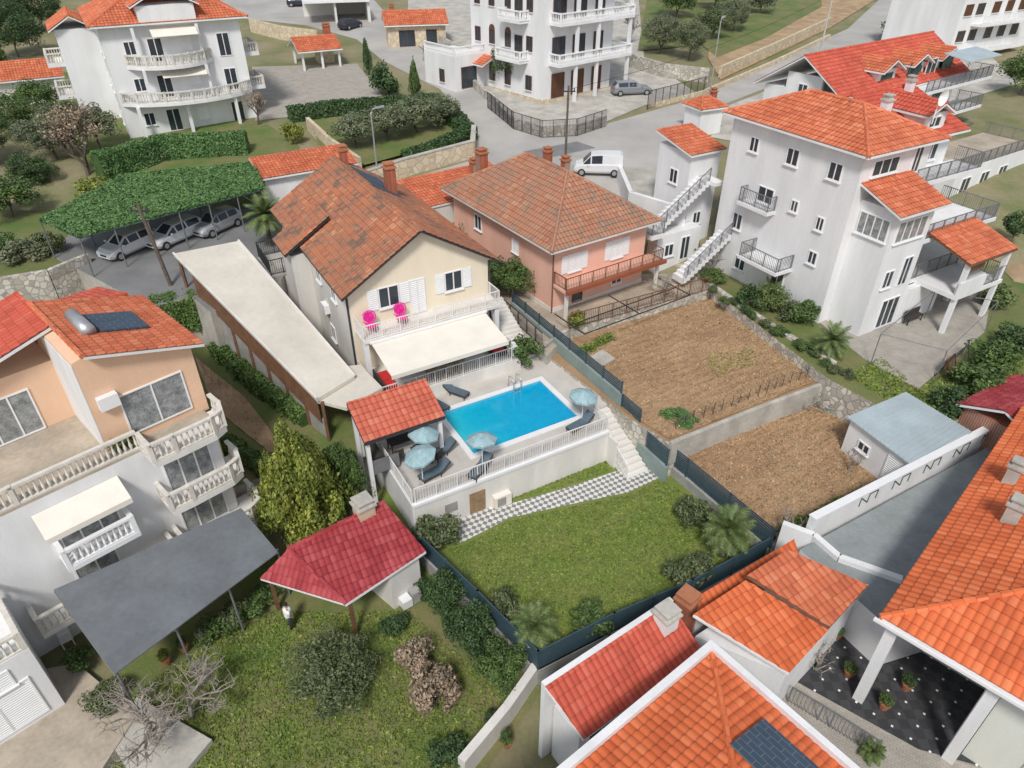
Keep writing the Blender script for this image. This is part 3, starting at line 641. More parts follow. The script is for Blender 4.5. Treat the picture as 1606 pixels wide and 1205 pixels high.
H1.box('dormer','white',(3.5,8.5,-.7,5,hh+.003,hh+1.4)); H1.roof(gab(3,9,-1.0,6,hh+1.4,hh+2.9),'orange',name='dormer_roof')
q=MB(); q.slab3([(4.2,-1.9,9.0),(8.2,-1.9,9.0),(8.2,-.02,9.6),(4.2,-.02,9.6)],.05); q.build('awning',m['awn'],H1.root)
q=MB(); q.slab3([(4.2,-1.9,5.5),(8.2,-1.9,5.5),(8.2,-.02,6.1),(4.2,-.02,6.1)],.05); q.build('awning',m['awn'],H1.root)
H1b=B('small_outbuilding','small outbuilding with orange tile roof left of the balconied house','house',(40,165),30)
H1b.box('wall','offw',(-4,4,0,5,-2,2.6)); H1b.roof(gab(-4.5,4.6,-.5,5.5,2.6,4.0,'x'),'orange')
H1c=B('balconied_house_wing','rear wing of the balconied house with orange roof and round balconies','house',H1.w(-3,7,0),30)
H1c.box('wall','white',(-.5,2.99,0,6,-2,9)); H1c.roof(gab(-1,3.2,-.5,6.5,9,10.2,'y'),'orange')
for z in (3,6):
    q=MB(); q.box(-2,-.503,0.5,4,z-.3,z); q.build('balcony_slab',m['white'],H1c.root); H1c.rail([(-.5,.6,z),(-1.9,.6,z),(-1.9,3.9,z),(-.5,3.9,z)],.95,'bal','balu')
PV=B('garden_kitchen','open garden kitchen with orange roof and brick chimney on the paved yard','pavilion',(478,112),28)
PV.roof(([[(-.6,-.6,2.3),(5,-.6,2.3),(5,2.2,3.5),(-.6,2.2,3.5)],[(5,5,2.3),(-.6,5,2.3),(-.6,2.2,3.5),(5,2.2,3.5)]],[((-.6,2.2,3.5),(5,2.2,3.5))]),'orange')
for x,y in ((0,0),(2.4,0),(4.6,0),(0,4.4),(4.6,4.4)): PV.box('post','white',(x-.12,x+.12,y-.12,y+.12,-.5,2.2))
PV.box('oven_wall','stoneb',(2.6,4.6,2.5,4.2,-.5,2.2)); PV.chim(4.3,3.3,2.2,2.2,.8)
# ------------------------------------------------------------ top centre house
H2=B('brown_window_house','tall white house with brown windows, arches and stacked balconies by the street','house',(850,165),40)
hw,hd=10.5,12.5
H2.box('wall','white',(0,hw,0,hd,-3,15)); H2.roof(hip(-.7,hw+.7,-.7,hd+.7,15,17.5),'orange')
H2.box('stone_plinth','stoneb',(-.06,hw+.06,-.06,hd+.06,-3,.5))
for z,hh_ in ((.52,2.5),(4.3,2.3),(8.2,2.1),(12,2.1)):
    for t in (2.2,5.2,8.2): H2.win(F_(0,-.065 if z<1 else 0),t,z-(.0),1.9 if t<6 else 1.5,hh_,'bdc' if z<1 else 'bd' if z<9 else 'bda',mull=1)
for z in (1.0,4.9,8.7):
    for t,aa in ((2.2,'b'),(5.8,'ba'),(8.6,'ba'),(11.2,'b')): H2.win(Fl(0 if z>1 else -.065,0),t,z+.2,1.0,1.5,aa)
H2.win(Fl(0,0),4,8.2,1.3,2.2,'bda'); H2.win(Fl(0,0),4,4.3,1.3,2.2,'bd')
for z in (4.2,8.1,12):
    q=MB(); q.box(.8,hw+1.6,-1.7,-.003,z-.3,z); q.box(hw+.002,hw+1.6,-.003,5,z-.3,z); q.build('balcony_slab',m['white'],H2.root)
    H2.rail([(.9,-.05,z),(.9,-1.6,z),(hw+1.5,-1.6,z),(hw+1.5,4.9,z)],.95,'bal','wf')
for z,t0,t1 in ((4.2,2.4,6.5),(8.1,2.4,6)):
    q=MB(); q.box(-1.3,-.003,t0,t1,z-.28,z); q.build('balcony_slab',m['white'],H2.root); H2.rail([(-.05,t0,z),(-1.2,t0,z),(-1.2,t1,z),(-.05,t1,z)],.95,'bal','wf')
for x in (3.4,6.6,hw+1.1):
    for z0,z1 in ((-1,3.89),(4.2,7.79),(8.1,11.69)): H2.box('column','white',(x,x+.32,-1.55,-1.23,z0,z1))
H2.roof(([[(-1.8,8.2,3.0),(-1.8,11.4,3.0),(-.02,11.4,3.8),(-.02,8.2,3.8)]],[]),'orange',name='canopy_roof')
H2w=B('brown_window_house_annexe','lower white side wing with roof terrace left of the brown window house','house',H2.w(-4.4,6.5,0),40)
H2w.box('wall','white',(0,4.38,3.5,9.5,-3,4)); H2w.rail([(.1,9.4,4),(.1,3.6,4),(4.3,3.6,4)],.95,'bal','wf'); H2w.win(F_(0,3.5),2,.5,2.2,2.3,'bd'); H2w.win(Fl(0,3.5),2.5,1,1,1.4,'b')
H3=B('brown_door_garage','low garage with brown double doors and orange roof near the top edge','garage',(610,75),12)
H3.box('wall','stoneb',(0,8,0,5,-2,2.8)); H3.roof(gab(-.4,8.4,-.6,5.4,2.8,4.2,'x'),'orange')
H3.win(F_(0,0),2.6,0,2.2,2.1,'bd',mull=1); H3.win(F_(0,0),6,.2,1.5,1.9,'bd',mull=0); H3.chim(1,3,3.2,1.5)
H4=B('flat_roof_carport','white flat roofed carport sheltering dark cars near the top edge','carport',(490,40),15)
H4.box('flat_roof','white',(-1,9,-.5,7,3.0,3.3)); H4.box('back_wall','offw',(-1,9,6.7,7,-2,3)); H4.box('side_wall','offw',(8.6,9,0,6.69,-2,3)); H4.box('side_wall','offw',(3.6,3.9,0,6.69,-2,3))
wall_px('stone_wall','long beige stone wall beside the upper lane',[(395,50),(440,62),(500,70)],None,1.8,'stoneb')
wall_px('stone_wall','beige retaining wall holding the olive garden above the street',[(566,300),(640,275),(742,247),(744,222)],None,1.5,'stoneb',cap='conc')
wall_px('stone_wall','short beige retaining wall beside garden steps left of the olives',[(485,205),(520,238),(566,270)],None,1.3,'stoneb')
wall_px('stone_wall','low pale stone wall curving round the brown window house',[(665,95),(740,135),(775,165),(805,200),(850,213),(905,210),(950,196)],None,.9,'stone')
wall_px('stone_wall','pale stone terrace wall behind the dark railing left of the brown window house',[(690,72),(760,108),(830,140)],None,1.3,'stone')
wall_px('stone_wall','short stone wall closing the paved yard behind the parked grey estate car',[(985,105),(1040,122),(1110,130)],None,1.6,'stone')
wall_px('stone_wall','stone retaining wall below the dirt field near the tall street lamp',[(1128,122),(1210,85),(1300,42)],None,1.3,'stoneb')
fence_px('street_railing','dark railing on the curved stone wall below the brown window house',[(765,170),(805,203),(850,217),(905,214),(950,199)],None,1.7,'bars','rail_d')
fence_px('street_railing','dark railing around the yard left of the brown window house',[(665,92),(715,112),(750,98)],None,1.6,'bars','rail_d')
wall_px('stone_wall','pale stone wall along the far side of the rising road',[(1018,170),(1100,150),(1210,103),(1300,60)],None,.5,'stoneb')
fence_px('street_railing','dark metal gate and railing beside the parked grey estate car',[(1015,172),(1060,160),(1105,148)],None,1.9,'bars','rail_d')
wall_px('stone_wall','stone wall holding the terrace above the near left houses',[(-60,462),(0,452),(80,438),(142,412)],5.25,.7,'stone',down=6)
wall_px('yard_wall','low white parapet wall around the forecourt by the van',[(965,262),(988,318),(1072,344)],6.45,.9,'white',down=3)
TW=B('small_white_hut','small white hut with orange tile roof at the street corner','hut',(1095,215),25)
TW.box('wall','white',(0,2.6,0,2.6,-1,2.6)); TW.roof(hip(-.3,2.9,-.3,2.9,2.6,3.4,ins=1.2),'orange'); TW.chim(2.1,1.2,2.9,.9,.5)
# ------------------------------------------------------------ right white apartment house
Q=B('white_apartment_house','tall white apartment house with orange hip roofs and outside staircase','house',(1345,528,3.25),30)
qw,qd=11.0,13
Q.box('wall','white',(-.8,5.6,2.5,qd,-3,11.4),(5.6,qw,4.5,qd,-3,10.6))
Q.box('corner_wall','white',(0,3.8,-.0,2.498,-3,8.4))
Q.roof(([[(-.5,-.6,8.35),(4.3,-.6,8.35),(4.3,2.55,9.5),(-.5,2.55,9.5)]],[]),'orange',name='corner_roof')
Q.roof(hip(-1.4,6.2,1.9,qd+.6,11.3,13.0),'orange')
x0_,x1_=5.0,qw+.6
Q.roof(([[(x0_,3.7,10.7),(x1_,3.7,10.7),(x1_,8.6,12.6),(x0_,8.6,12.6)],[(x1_,qd+.6,10.7),(x0_,qd+.6,10.7),(x0_,8.6,12.6),(x1_,8.6,12.6)]],[((x0_,8.6,12.6),(x1_,8.6,12.6))]),'red',name='east_roof')
Q.box('gable','white',(qw-.3,qw,6,11.2,10.6,11.4))
Q.box('dormer','white',(7.2,9.4,4.4,7.5,10.8,12.0)); Q.roof(gab(6.9,9.7,4.0,8.2,12.0,12.7),'red',name='dormer_roof'); Q.win(F_(7.2,4.4),1.1,11.1,1.2,.7,'w')
Q.chim(3.6,5,11.9,1.3,.5,'white'); Q.chim(10.2,8,11.8,1.3,.45,'white')
FQ=F_(0,0)
Q.win(FQ,1.9,6.3,2.8,1.4,'wu',mull=3); Q.win(FQ,1.2,3.2,.9,1.2,'w'); Q.win(FQ,2.8,3.0,.9,2.0,'wd'); Q.win(FQ,2.4,.1,1.8,2.1,'wd',mull=2)
FQl=Fl(0,0); Q.win(FQl,1.25,6.4,2.1,1.4,'wu',mull=3)
FQ2=Fl(-.8,0)
for t,z,ww,hh in ((4.2,9.2,1.0,1.1),(7.5,9.2,1.0,1.1),(10.8,9.2,.8,1.0),(4.2,3.6,.7,.9),(6.5,6.4,.6,.8),(9,6.2,1.4,1.1),(4.3,5.9,.6,.9),(6.5,.6,1.1,2.0),(10,.8,1.0,1.0),(11,3.6,.9,1.2)): Q.win(FQ2,t,z,ww,hh,'w' if hh<1.9 else 'wd')
Q.win(F_(-.8,2.5),2.2,9.7,2.4,1.0,'w',mull=2); Q.win(F_(-.8,2.5),5.2,9.3,.8,1.9,'wd')
Q.win(F_(5.6,4.5),1.2,8.5,1.4,1.8,'wd'); Q.win(F_(5.6,4.5),3.6,8.8,1.2,1.2,'w'); Q.win(F_(5.6,4.5),3,5.7,1.8,1.9,'wd',mull=2); Q.win(F_(5.6,4.5),3,2.9,1.8,1.9,'wd',mull=2); Q.win(Fr(3.8,0),1.2,6.4,1.6,1.3,'wu')
for z in (2.8,5.6,8.4):
    q=MB(); q.box(3.81,qw+1.2,.3 if z<6 else 2.4,4.497,z-.25,z); q.build('balcony_slab',m['white'],Q.root); yy=.4 if z<6 else 2.5; Q.rail([(3.9,yy,z),(qw+1.1,yy,z),(qw+1.1,4.4,z)],1.0,'bars','rail_g')
q=MB(); q.box(-2.4,-.803,5.5,9,2.5,2.72); q.build('side_balcony',m['white'],Q.root); Q.rail([(-.85,5.6,2.72),(-2.3,5.6,2.72),(-2.3,8.9,2.72),(-.85,8.9,2.72)],1.0,'bars','rail_g')
Q.rail([(-.85,8,6),(-1.5,8,6),(-1.5,10.6,6),(-.85,10.6,6)],1.0,'bars','rail_g')
Q.box('side_balcony','white',(-1.6,-.803,7.9,10.7,5.75,5.98))
Q.roof(([[(4.9,-2.7,5.0),(9.9,-2.7,5.0),(9.9,.6,6.0),(4.9,.6,6.0)]],[]),'orange',name='porch_roof',fas=m['brown'])
for x,y in ((5.2,-2.4),(9.6,-2.4),(9.6,.2)): Q.box('porch_post','white',(x-.14,x+.14,y-.14,y+.14,-3,4.9))
q=MB(); q.box(4.9,9.9,-2.6,.29,2.5,2.79); q.box(4.9,7.6,-2.6,-2.45,2.79,3.7); q.build('porch_floor',m['white'],Q.root); Q.rail([(7.6,-2.52,2.8),(9.8,-2.52,2.8),(9.8,.2,2.8)],1.0,'bars','rail_g')
Q.box('porch_shade','brown',(5.1,7.4,-2.3,-2.2,4.1,4.9)); Q.box('lower_wall','white',(3.81,7.4,-.2,.28,-2,2.49))
Q.box('stair_wing','white',(-1.9,1.0,qd+2.4,qd+6,-2,8.0)); Q.roof(([[(-2.2,qd+2.1,8.0),(1.3,qd+2.1,8.0),(1.3,qd+6.3,8.9),(-2.2,qd+6.3,8.9)]],[]),'orange',name='wing_roof')
for t,z in ((1.6,5.4),(1.6,2.5)): Q.win(Fl(-1.9,qd+2.4),t,z,.9,1.1,'w')
for t,z in ((1.4,2.4),(1.4,5.2)): Q.win(F_(-1.9,qd+2.4),t,z,.8,1.0,'w')
for k,(y_,xa,za,xb,zb2) in enumerate(((11.2,-.9,3.1,-5.0,0.3),(14.2,-.9,6.2,-5.2,3.3))):
    q=MB(); n=13
    for i in range(n):
        xx=xa+(xb-xa)*i/n; x2=xa+(xb-xa)*(i+1)/n; zz=za+(zb2-za)*i/n; q.box(x2,xx,y_,y_+1.2,zz-.45,zz)
    q.box(xa+.002,.0,y_-.6,y_+1.2,za-.25,za) if k else None
    q.build('outside_stair',m['white'],Q.root); Q.rail([(xa,y_+.04,za),(xb,y_+.04,zb2)],1.0,'bars','rail_g')
Q.box('stair_landing','white',(-6.4,-5.21,13.6,18.5,2.9,3.22)); Q.rail([(-5.25,13.7,3.22),(-6.3,13.7,3.22),(-6.3,18.4,3.22)],1.0,'bars','rail_g')
Q.box('stair_base_wall','white',(-5.2,-.95,14.25,15.3,-2,2.7))
Q.win(F_(-5.2,14.25),1.2,.9,.9,1.0,'w'); Q.win(F_(-5.2,14.25),2.8,.3,.9,1.9,'wd')
q=MB()
for i in range(12):
    t=2*PI*i/12; q.add([(6.3+.5*math.cos(t),3.2,13.4+.5*math.sin(t)),(6.3+.5*math.cos(t+PI/6),3.2,13.4+.5*math.sin(t+PI/6)),(6.3,3.45,13.4)],[(0,1,2)])
q.tube([(6.3,3.4,11.8),(6.3,3.4,13.4)],.04); q.build('satellite_dish',m['wf'],Q.root)
Q2=B('orange_roof_apartments','large white house with orange roofs and dormers behind the apartment house','house',(1288,285,5.0),36)
Q2.box('wall','white',(0,20,0,8,-2,7.2)); Q2.roof(gab(-.8,20.8,-.8,8.8,7.2,10.2,'x'),'red')
for x in (5.5,10.5,15.5):
    Q2.box('dormer','white',(x,x+2.8,.3,4,7.3,8.8)); Q2.roof(gab(x-.4,x+3.2,-.4,4.5,8.8,9.7),'orange',name='dormer_roof'); Q2.win(F_(x,.3),1.4,7.4,1.8,1.1,'g')
Q2.box('gable','white',(0,.3,2.2,5.8,7.2,8.6)); Q2.win(Fl(0,0),4,6.6,1,1.2,'w')
for z in (2.4,5.0): Q2.win(F_(0,0),2,z,1,1.2,'g'); Q2.win(F_(0,0),5,z,1,1.2,'g'); Q2.win(Fl(0,0),2,z,1,1.2,'w'); Q2.win(Fl(0,0),6,z,1,1.2,'w')
for z in (1.5,4.3,7.0):
    q=MB(); q.box(9,21.5,-2.6,-.003,z-.25,z); q.build('balcony_slab',m['white'],Q2.root); Q2.rail([(9.1,-2.5,z),(21.4,-2.5,z),(21.4,0,z)],1,'bars','rail_g')
    Q2.win(F_(0,0),11,z+.02,1.8,2.0,'gd'); Q2.win(F_(0,0),14,z+.02,1.8,2.0,'wd'); Q2.win(F_(0,0),17,z+.02,1.8,2.0,'gd')
q=MB(); q.slab3([(14,-3.4,9.2),(20,-3.4,9.2),(20,-.85,9.6),(14,-.85,9.6)],.08); q.build('balcony_canopy',m['shedr'],Q2.root)
Q4=B('far_right_terrace_house','white terraced house wing with railings at the right edge above the porch','house',(1480,330,4.5),33)
Q4.box('wall','white',(0,13,0,5,-3,3.4)); Q4.box('terrace_floor','terr',(.1,12.9,.1,4.9,3.402,3.46)); Q4.rail([(0,0,3.46),(13,0,3.46),(13,5,3.46)],1,'bars','rail_g')
for t in (2,5,8): Q4.win(F_(0,0),t,.6,1.4,1.9,'wd')
Q3=B('corner_apartments','white apartments with brown window blinds in the top right corner','house',(1475,120,7),30)
Q3.box('wall','white',(0,22,0,10,-3,9.5)); Q3.box('roof_band','conc',(-.3,22.3,-.4,10.3,9.5,9.8))
for z in (1,4,7):
    for t in (1.5,4,7.5,10.5,13.5): Q3.win(F_(0,0),t,z,1.6,1.3,'bc' if (t*z)%2 else 'b')
for z in (2.9,6): 
    q=MB(); q.box(3,14,-1.5,-.003,z-.25,z); q.build('balcony_slab',m['white'],Q3.root); Q3.rail([(3.1,-1.4,z),(13.9,-1.4,z)],1,'bars','wf')
# ------------------------------------------------------------ zinc shed
S=B('garden_shed','small white block shed with pale blue grey sheet roof at the field edge','shed',(1440,757,1.0),34)
p=[S.px(1328,655,3.3),S.px(1420,617,3.5),S.px(1524,680,3.5),S.px(1437,737,3.3)]
c=[V3((p[i].x,p[i].y,(2.35,2.6,2.6,2.35)[i])) for i in range(4)]
q=MB(); ce=sum(c,V3((0,0,0)))/4; base=[ce.lerp(x,.92) for x in c]; q.prism([(x.x,x.y) for x in base],-2,2.2); q.build('wall',m['white'],S.root)
q=MB(); q.slab3(c,.08)
for i in range(1,16):
    a=c[0].lerp(c[3],i/16); b=c[1].lerp(c[2],i/16); q.tube([a+V3((0,0,.02)),b+V3((0,0,.02))],.025,4)
q.build('roof',m['shedr'],S.root)
a,b=base[0],base[3]; dd=(b-a); dd.z=0; L_=dd.length; dd.normalize(); nn=V3((dd.y,-dd.x,0))
if nn.dot(ce-a)>0: nn=-nn
Ff=(a.x,a.y,dd.x,dd.y,nn.x,nn.y); S.win(Ff,L_*.3,.9,.8,.6,'w'); S.win(Ff,L_*.75,.1,.9,1.9,'wdc',mull=0)
pw=W(1250,868,1.0); pe=W(1565,700,1.0); r=empty('white_boundary_wall','long white wall with dark zigzag line ornaments beside the grey paved terrace','wall',pw)
dv=pe-pw; L_=dv.length; t_=dv/L_; n_=V3((-t_.y,t_.x,0))
q=MB(); q.obox(V3((0,0,-1.5)),dv,-n_*.3,V3((0,0,4.0))); q.build('masonry',m['white'],r)
q=MB(); q.obox(V3((0,0,2.502))+n_*.05,dv,-n_*.4,V3((0,0,.08))); q.build('coping',m['wf'],r)
for i in range(5):
    q=MB(); s0=L_*(.2+.15*i); z0=.9
    pts=[(0,0),(0,.55),(.6,0),(.6,.55),(1.2,.55),(1.2,0)]
    for sd_,th_ in ((0,.02),(1,.02)):
        for (a,b),(c,d) in zip(pts,pts[1:]):
            P0=t_*(s0+a)+V3((0,0,z0+b+(.9 if sd_ else .9))); P1=t_*(s0+c)+V3((0,0,z0+d+.9)); dd=(P1-P0); up=dd.cross(n_).normalized()
            off=n_*.003 if sd_==0 else -n_*.325
            q.obox(P0-up*.025+off,dd,n_*.02,up*.05)
    q.build('ornament',m['rail_d'],r)
X=B('crimson_roof_hut','hut with crimson tile roof at the right edge beside the grey terrace','hut',(1612,738,2.6),30)
X.box('wall','brick',(0,5,0,4,-2,1.6)); X.roof(gab(-.3,5.3,-.3,4.3,1.6,2.6,'x'),'crim')
# ------------------------------------------------------------ bottom right big house
Z=B('orange_hip_house','large pale house with bright orange hip roof and tall porch posts','house',W(1380,968,5.4)-V3((0,0,5.2)),-45)
Z.roof(([[(0,0,5.2),(18,0,5.2),(18,8.5,9.0),(8.5,8.5,9.0)],[(0,18,5.2),(0,0,5.2),(8.5,8.5,9.0),(8.5,18,9.0)],[(8.5,8.5,9.0),(18,8.5,9.0),(18,14,6.5),(8.5,14,6.5)]],[((0,0,5.2),(8.5,8.5,9.0)),((8.5,8.5,9),(18,8.5,9))]),'bright',fas=m['white'])
Z.box('wall','palegreen',(4.2,16,1.0,12,-2,5.05)); Z.box('wall_return','palegreen',(1.2,4.19,4.5,14,-2,5.05))
for x,y in ((.5,.5),(.5,4.3),(3.9,.5)): Z.box('post','white',(x-.2,x+.2,y-.2,y+.2,-2,5.05))
Z.box('porch_beam','white',(.3,4.2,.35,.65,4.7,5.03),(.35,.65,.66,14,4.7,5.03))
for t,z in ((2.2,2.9),(5,2.9),(2.2,.3),(5,.3)): Z.win(F_(4.2,1.0),t,z,1.2,1.4,'wc')
Z.box('gutter','wf',(-.14,18,-.14,-.02,5.0,5.12))
Z.chim(1.9,7.5,6.0,.9,.55,'conc'); Z.chim(1.2,10.5,5.7,.9,.5,'conc')
Y=B('orange_annexe','white annexe with two bright orange lean-to roofs at the lawn corner','house',W(1237,1056,3.0)-V3((0,0,3.0)),45)
e=[Y.px(1237,1056,3.0),Y.px(1358,925,3.2),Y.px(1232,868,4.2),Y.px(1087,965,4.0)]
c0_,c1_,c2_,c3_=e
a1=c0_.lerp(c1_,.48); a2=c3_.lerp(c2_,.55)
Y.roof(([[c0_,a1,a2,c3_]],[]),'bright'); Y.roof(([[a1+V3((0,0,.25)),c1_+V3((0,0,.25)),c2_+V3((0,0,.25)),a2+V3((0,0,.25))]],[]),'orange',name='upper_roof',fas=m['brown'])
ce=sum(e,V3((0,0,0)))/4; q=MB(); q.prism([(ce.lerp(x,.92).x,ce.lerp(x,.92).y) for x in e],-3,2.6); q.build('wall',m['white'],Y.root)
e=[Y.px(1090,945,2.9),Y.px(1095,960,2.9),Y.px(1250,870,2.9),Y.px(1240,855,2.9)]
q=MB(); q.prism([(x.x,x.y) for x in e],-3,2.6); q.build('lean_to_wall',m['white'],Y.root)
Y.roof(([[V3((x.x,x.y,z)) for x,z in zip((Y.px(1085,946,3.0),Y.px(1100,968,2.8),Y.px(1255,876,2.8),Y.px(1242,853,3.0)),(3.3,2.8,2.8,3.3))]],[]),'bright',name='strip_roof')
cl=Y.px(1075,955,3.0); Y.chim(cl.x,cl.y,-1,4.6,.7,'brick')
U=B('red_roof_lean_to','white low house with ribbed red lean-to roof beside the dark fence','house',W(915,1160,2.6)-V3((0,0,2.6)),35)
e=[U.px(915,1160,2.6),U.px(1112,1020,3.0),U.px(1045,965,4.0),U.px(843,1068,3.6)]
ex=e[1].x; ey=(e[2].y+e[3].y)/2; sk_=e[3].x
U.roof(([[(0,0,2.6),(ex,0,2.6),(ex+sk_*.5,ey,3.8),(sk_,ey,3.8)]],[]),'red',tw=.26)
U.box('wall','white',(.05,ex,.25,ey-.1,-3,2.35)); U.box('parapet','white',(sk_,ex,ey-.02,ey+.2,-3,3.85))
U.chim(ex*.86,ey*.75,3.1,1.0,.7,'white'); U.win(F_(.05,.25),1.4,.1,2.0,2.1,'wd',mull=2)
N=B('orange_gable_roof_house','near house with wide orange roof, white verge edges and solar panel','house',W(1116,1026,4.5)-V3((0,0,4.5)),-52)
N.roof(([[(0,0,4.5),(20,0,4.5),(20,-9,7.4),(9,-9,7.4)],[(0,-20,4.5),(0,0,4.5),(9,-9,7.4),(9,-20,7.4)]],[((0,0,4.5),(9,-9,7.4))]),'bright')
N.box('wall','white',(.2,19,-19,-.2,-3,4.35)); N.box('verge','white',(-.30,20,.02,.26,-3,4.8),(-.30,-.03,-20,.018,-3,4.8))
sp=N.px(1235,1192,5.2); q=MB(); kk=2.9/9; sy=sp.y
q.slab3([(sp.x-1.3,sy+.7,4.5-(sy+.7)*kk+.2),(sp.x+1.0,sy+.7,4.5-(sy+.7)*kk+.2),(sp.x+1.0,sy-1.2,4.5-(sy-1.2)*kk+.2),(sp.x-1.3,sy-1.2,4.5-(sy-1.2)*kk+.2)],.08); q.build('solar_panel',m['solar'],N.root)
# crimson shed
C=B('crimson_roof_shed','low garden shed with crimson tile roof and stubby chimney','shed',(668,905,-.7),38)
e=dict(a=W(408,907,1.6),b=W(543,948,1.6),c=W(668,865,1.9),d=W(603,788,2.9),f=W(452,862,2.7))
e={k:C.l(v) for k,v in e.items()}
nrm=(e['c']-e['b']).cross(e['d']-e['b'])
def onpl(p): return V3((p.x,p.y,e['b'].z-(nrm.x*(p.x-e['b'].x)+nrm.y*(p.y-e['b'].y))/nrm.z))
f_=onpl(e['f'])
C.roof(([[e['b'],e['c'],e['d'],f_],[e['a'],e['b'],f_]],[(f_,e['d']),(f_,e['b'])]),'crim',tw=.26)
q=MB(); mid=e['b'].lerp(e['c'],.55); mid2=f_.lerp(e['d'],.55)
q.prism([(x.x,x.y) for x in (mid.lerp(mid2,.05),e['c'].lerp(f_,.06),e['d'].lerp(e['b'],.08),mid2.lerp(mid,.05))],-1,e['b'].z-.12); q.build('wall',m['offw'],C.root)
for pt in (e['a'],e['b']): pt=pt.lerp(e['d'],.06); C.box('post','brown',(pt.x-.08,pt.x+.08,pt.y-.08,pt.y+.08,-1,pt.z-.1))
cl=e['d'].lerp(f_,.22); C.chim(cl.x,cl.y,cl.z-.4,.9,.8,'stoneb')
# ------------------------------------------------------------ left house
P0=W(225,700,7.0); P0.z=-.5
LH=B('peach_terrace_house','white and peach house with balustrade terraces and rooftop solar heater','house',P0,46)
x1=3.4
LH.box('wall','white',(-16,x1-.3,0,12,-2,7.3)); LH.box('terrace_floor','terr',(-16,x1-.3,0,5,7.302,7.42))
q=MB(); q.xz([(-1.2,7.3),(x1,7.3),(x1,10.75),(-.8,12.1),(-1.2,12.0)],.8,6.3); q.build('upper_wall',m['peach'],LH.root)
LH.box('set_back_wall','peach',(-10,-1.203,4.6,11,7.43,10.5))
LH.box('white_reveal','white',(-1.24,-1.21,.8,4.6,7.43,11.9))
LH.roof(([[(-.8,.3,12.4),(x1+.45,.3,10.95),(x1+.45,6.8,10.95),(-.8,6.8,12.4)]],[((-.8,.3,12.4),(-.8,6.8,12.4))]),'orange')
LH.roof(([[(-.8,3.9,12.35),(-.8,8.5,12.35),(-7.5,8.5,10.4),(-7.5,3.9,10.4)]],[]),'red',name='left_roof')
LH.roof(([[(-9,7.5,11.0),(3.4,7.5,11.0),(3.4,12.4,9.6),(-9,12.4,9.6)],[(-9,6.9,10.3),(3.4,6.9,10.3),(3.4,7.5,11.0),(-9,7.5,11.0)]],[((-9,7.5,11.0),(3.4,7.5,11.0))]),'red',name='rear_roof')
LH.box('rear_wall','white',(-9,3.2,7.2,12,6.9,9.5))
LH.chim(-4.2,9.6,10.4,1.4,.6)
LH.win(F_(-1.2,.8),2.5,7.75,2.8,2.1,'wud',mull=1); LH.win(F_(-10,4.6),6.2,7.45,2.6,2.2,'wud',mull=2)
for z,sx,ex_,b in ((7.3,-.1,x1+.1,1.3),(4.4,-.1,x1+.25,1.3),(1.6,-.1,x1+.6,1.6)):
    A_=[(sx,-.05,z),(sx,-b*.95,z),(sx+1,-b,z),(ex_-.8,-b,z),(ex_-.2,-b*.8,z),(ex_,-b*.3,z),(ex_,.6,z),(x1-.3,.6,z),(x1-.3,-.05,z)]
    q=MB(); q.prism([(p[0],p[1]) for p in A_],z-.28,z+.02); q.build('balcony_slab',m['offw'],LH.root)
    B_=[(x*.985+.03,y*.93,z+.02) for x,y,z in A_[:7]]; rail(LH.root,B_,.95,'bal',m['balu'],'railing')
    if z<7: LH.win(F_(0,0),1.5,z+.03,2.2,2.1,'wud',mull=2)
LH.box('balcony_wall','peach',(x1-.299,x1-.05,.62,11.9,-2,7.0))
rail(LH.root,[(-15.9,.1,7.43),(-10,.1,7.43),(-5,.1,7.43),(-.1,.1,7.43)],.95,'bal',m['balu'],'railing')
for z,sx,ex_ in ((4.2,-4.6,-1.6),(1.6,-6.5,-.4)):
    q=MB(); q.box(sx,ex_,-1.1,-.003,z-.25,z); q.build('balcony_slab',m['white'],LH.root); rail(LH.root,[(sx+.1,-.05,z),(sx+.1,-1.0,z),(ex_-.1,-1.0,z),(ex_-.1,-.05,z)],.95,'bal',m['balu'] if z<3 else m['wf'],'railing')
LH.win(F_(0,0),-3.1,4.25,2.4,2.0,'wud',mull=2); LH.win(F_(0,0),-3.5,1.7,1.8,1.9,'wud'); LH.win(F_(0,0),-9,4.6,1.6,1.4,'wu'); LH.win(F_(0,0),-9,1.8,1.6,1.4,'wu')
q=MB(); q.slab3([(-4.8,-1.1,6.1),(-1.4,-1.1,6.1),(-1.4,-.02,6.7),(-4.8,-.02,6.7)],.04); q.box(-4.8,-1.4,-1.13,-1.1,5.85,6.12); q.build('awning',m['awn'],LH.root)
LH.box('lower_block','white',(-16,-7,-3.4,-.003,-2,3.6)); LH.win(F_(-7,-3.4),-1.8,0,2.6,2.3,'wdc',mull=1); LH.win(F_(-7,-3.4),-1.5,2.3,1.2,.9,'wc')
rail(LH.root,[(-16,-3.3,3.6),(-7.1,-3.3,3.6),(-7.1,-.1,3.6)],.95,'bal',m['balu'],'railing')
LH.box('air_conditioner','wf',(-.9,-.1,.45,.78,9.6,10.2))
sh=empty('solar_heater','rooftop solar water heater with chrome tank and blue collector','solar heater',LH.w(.9,3.4,11.85),LH.a)
q=MB(); q.tube([(-.75,-1.0,.45),(-.75,1.0,.45)],[.3,.3],14); q.build('tank',m['metal'],sh,True)
q=MB(); q.slab3([(-.35,-.95,.3),(1.6,-.95,-.3),(1.6,1.05,-.3),(-.35,1.05,.3)],.08); q.build('collector',m['solar'],sh)
for y in (-.7,.7): q=MB(); q.tube([(-.75,y,-.1),(-.75,y,.3)],.03); q.build('stand',m['metal'],sh)
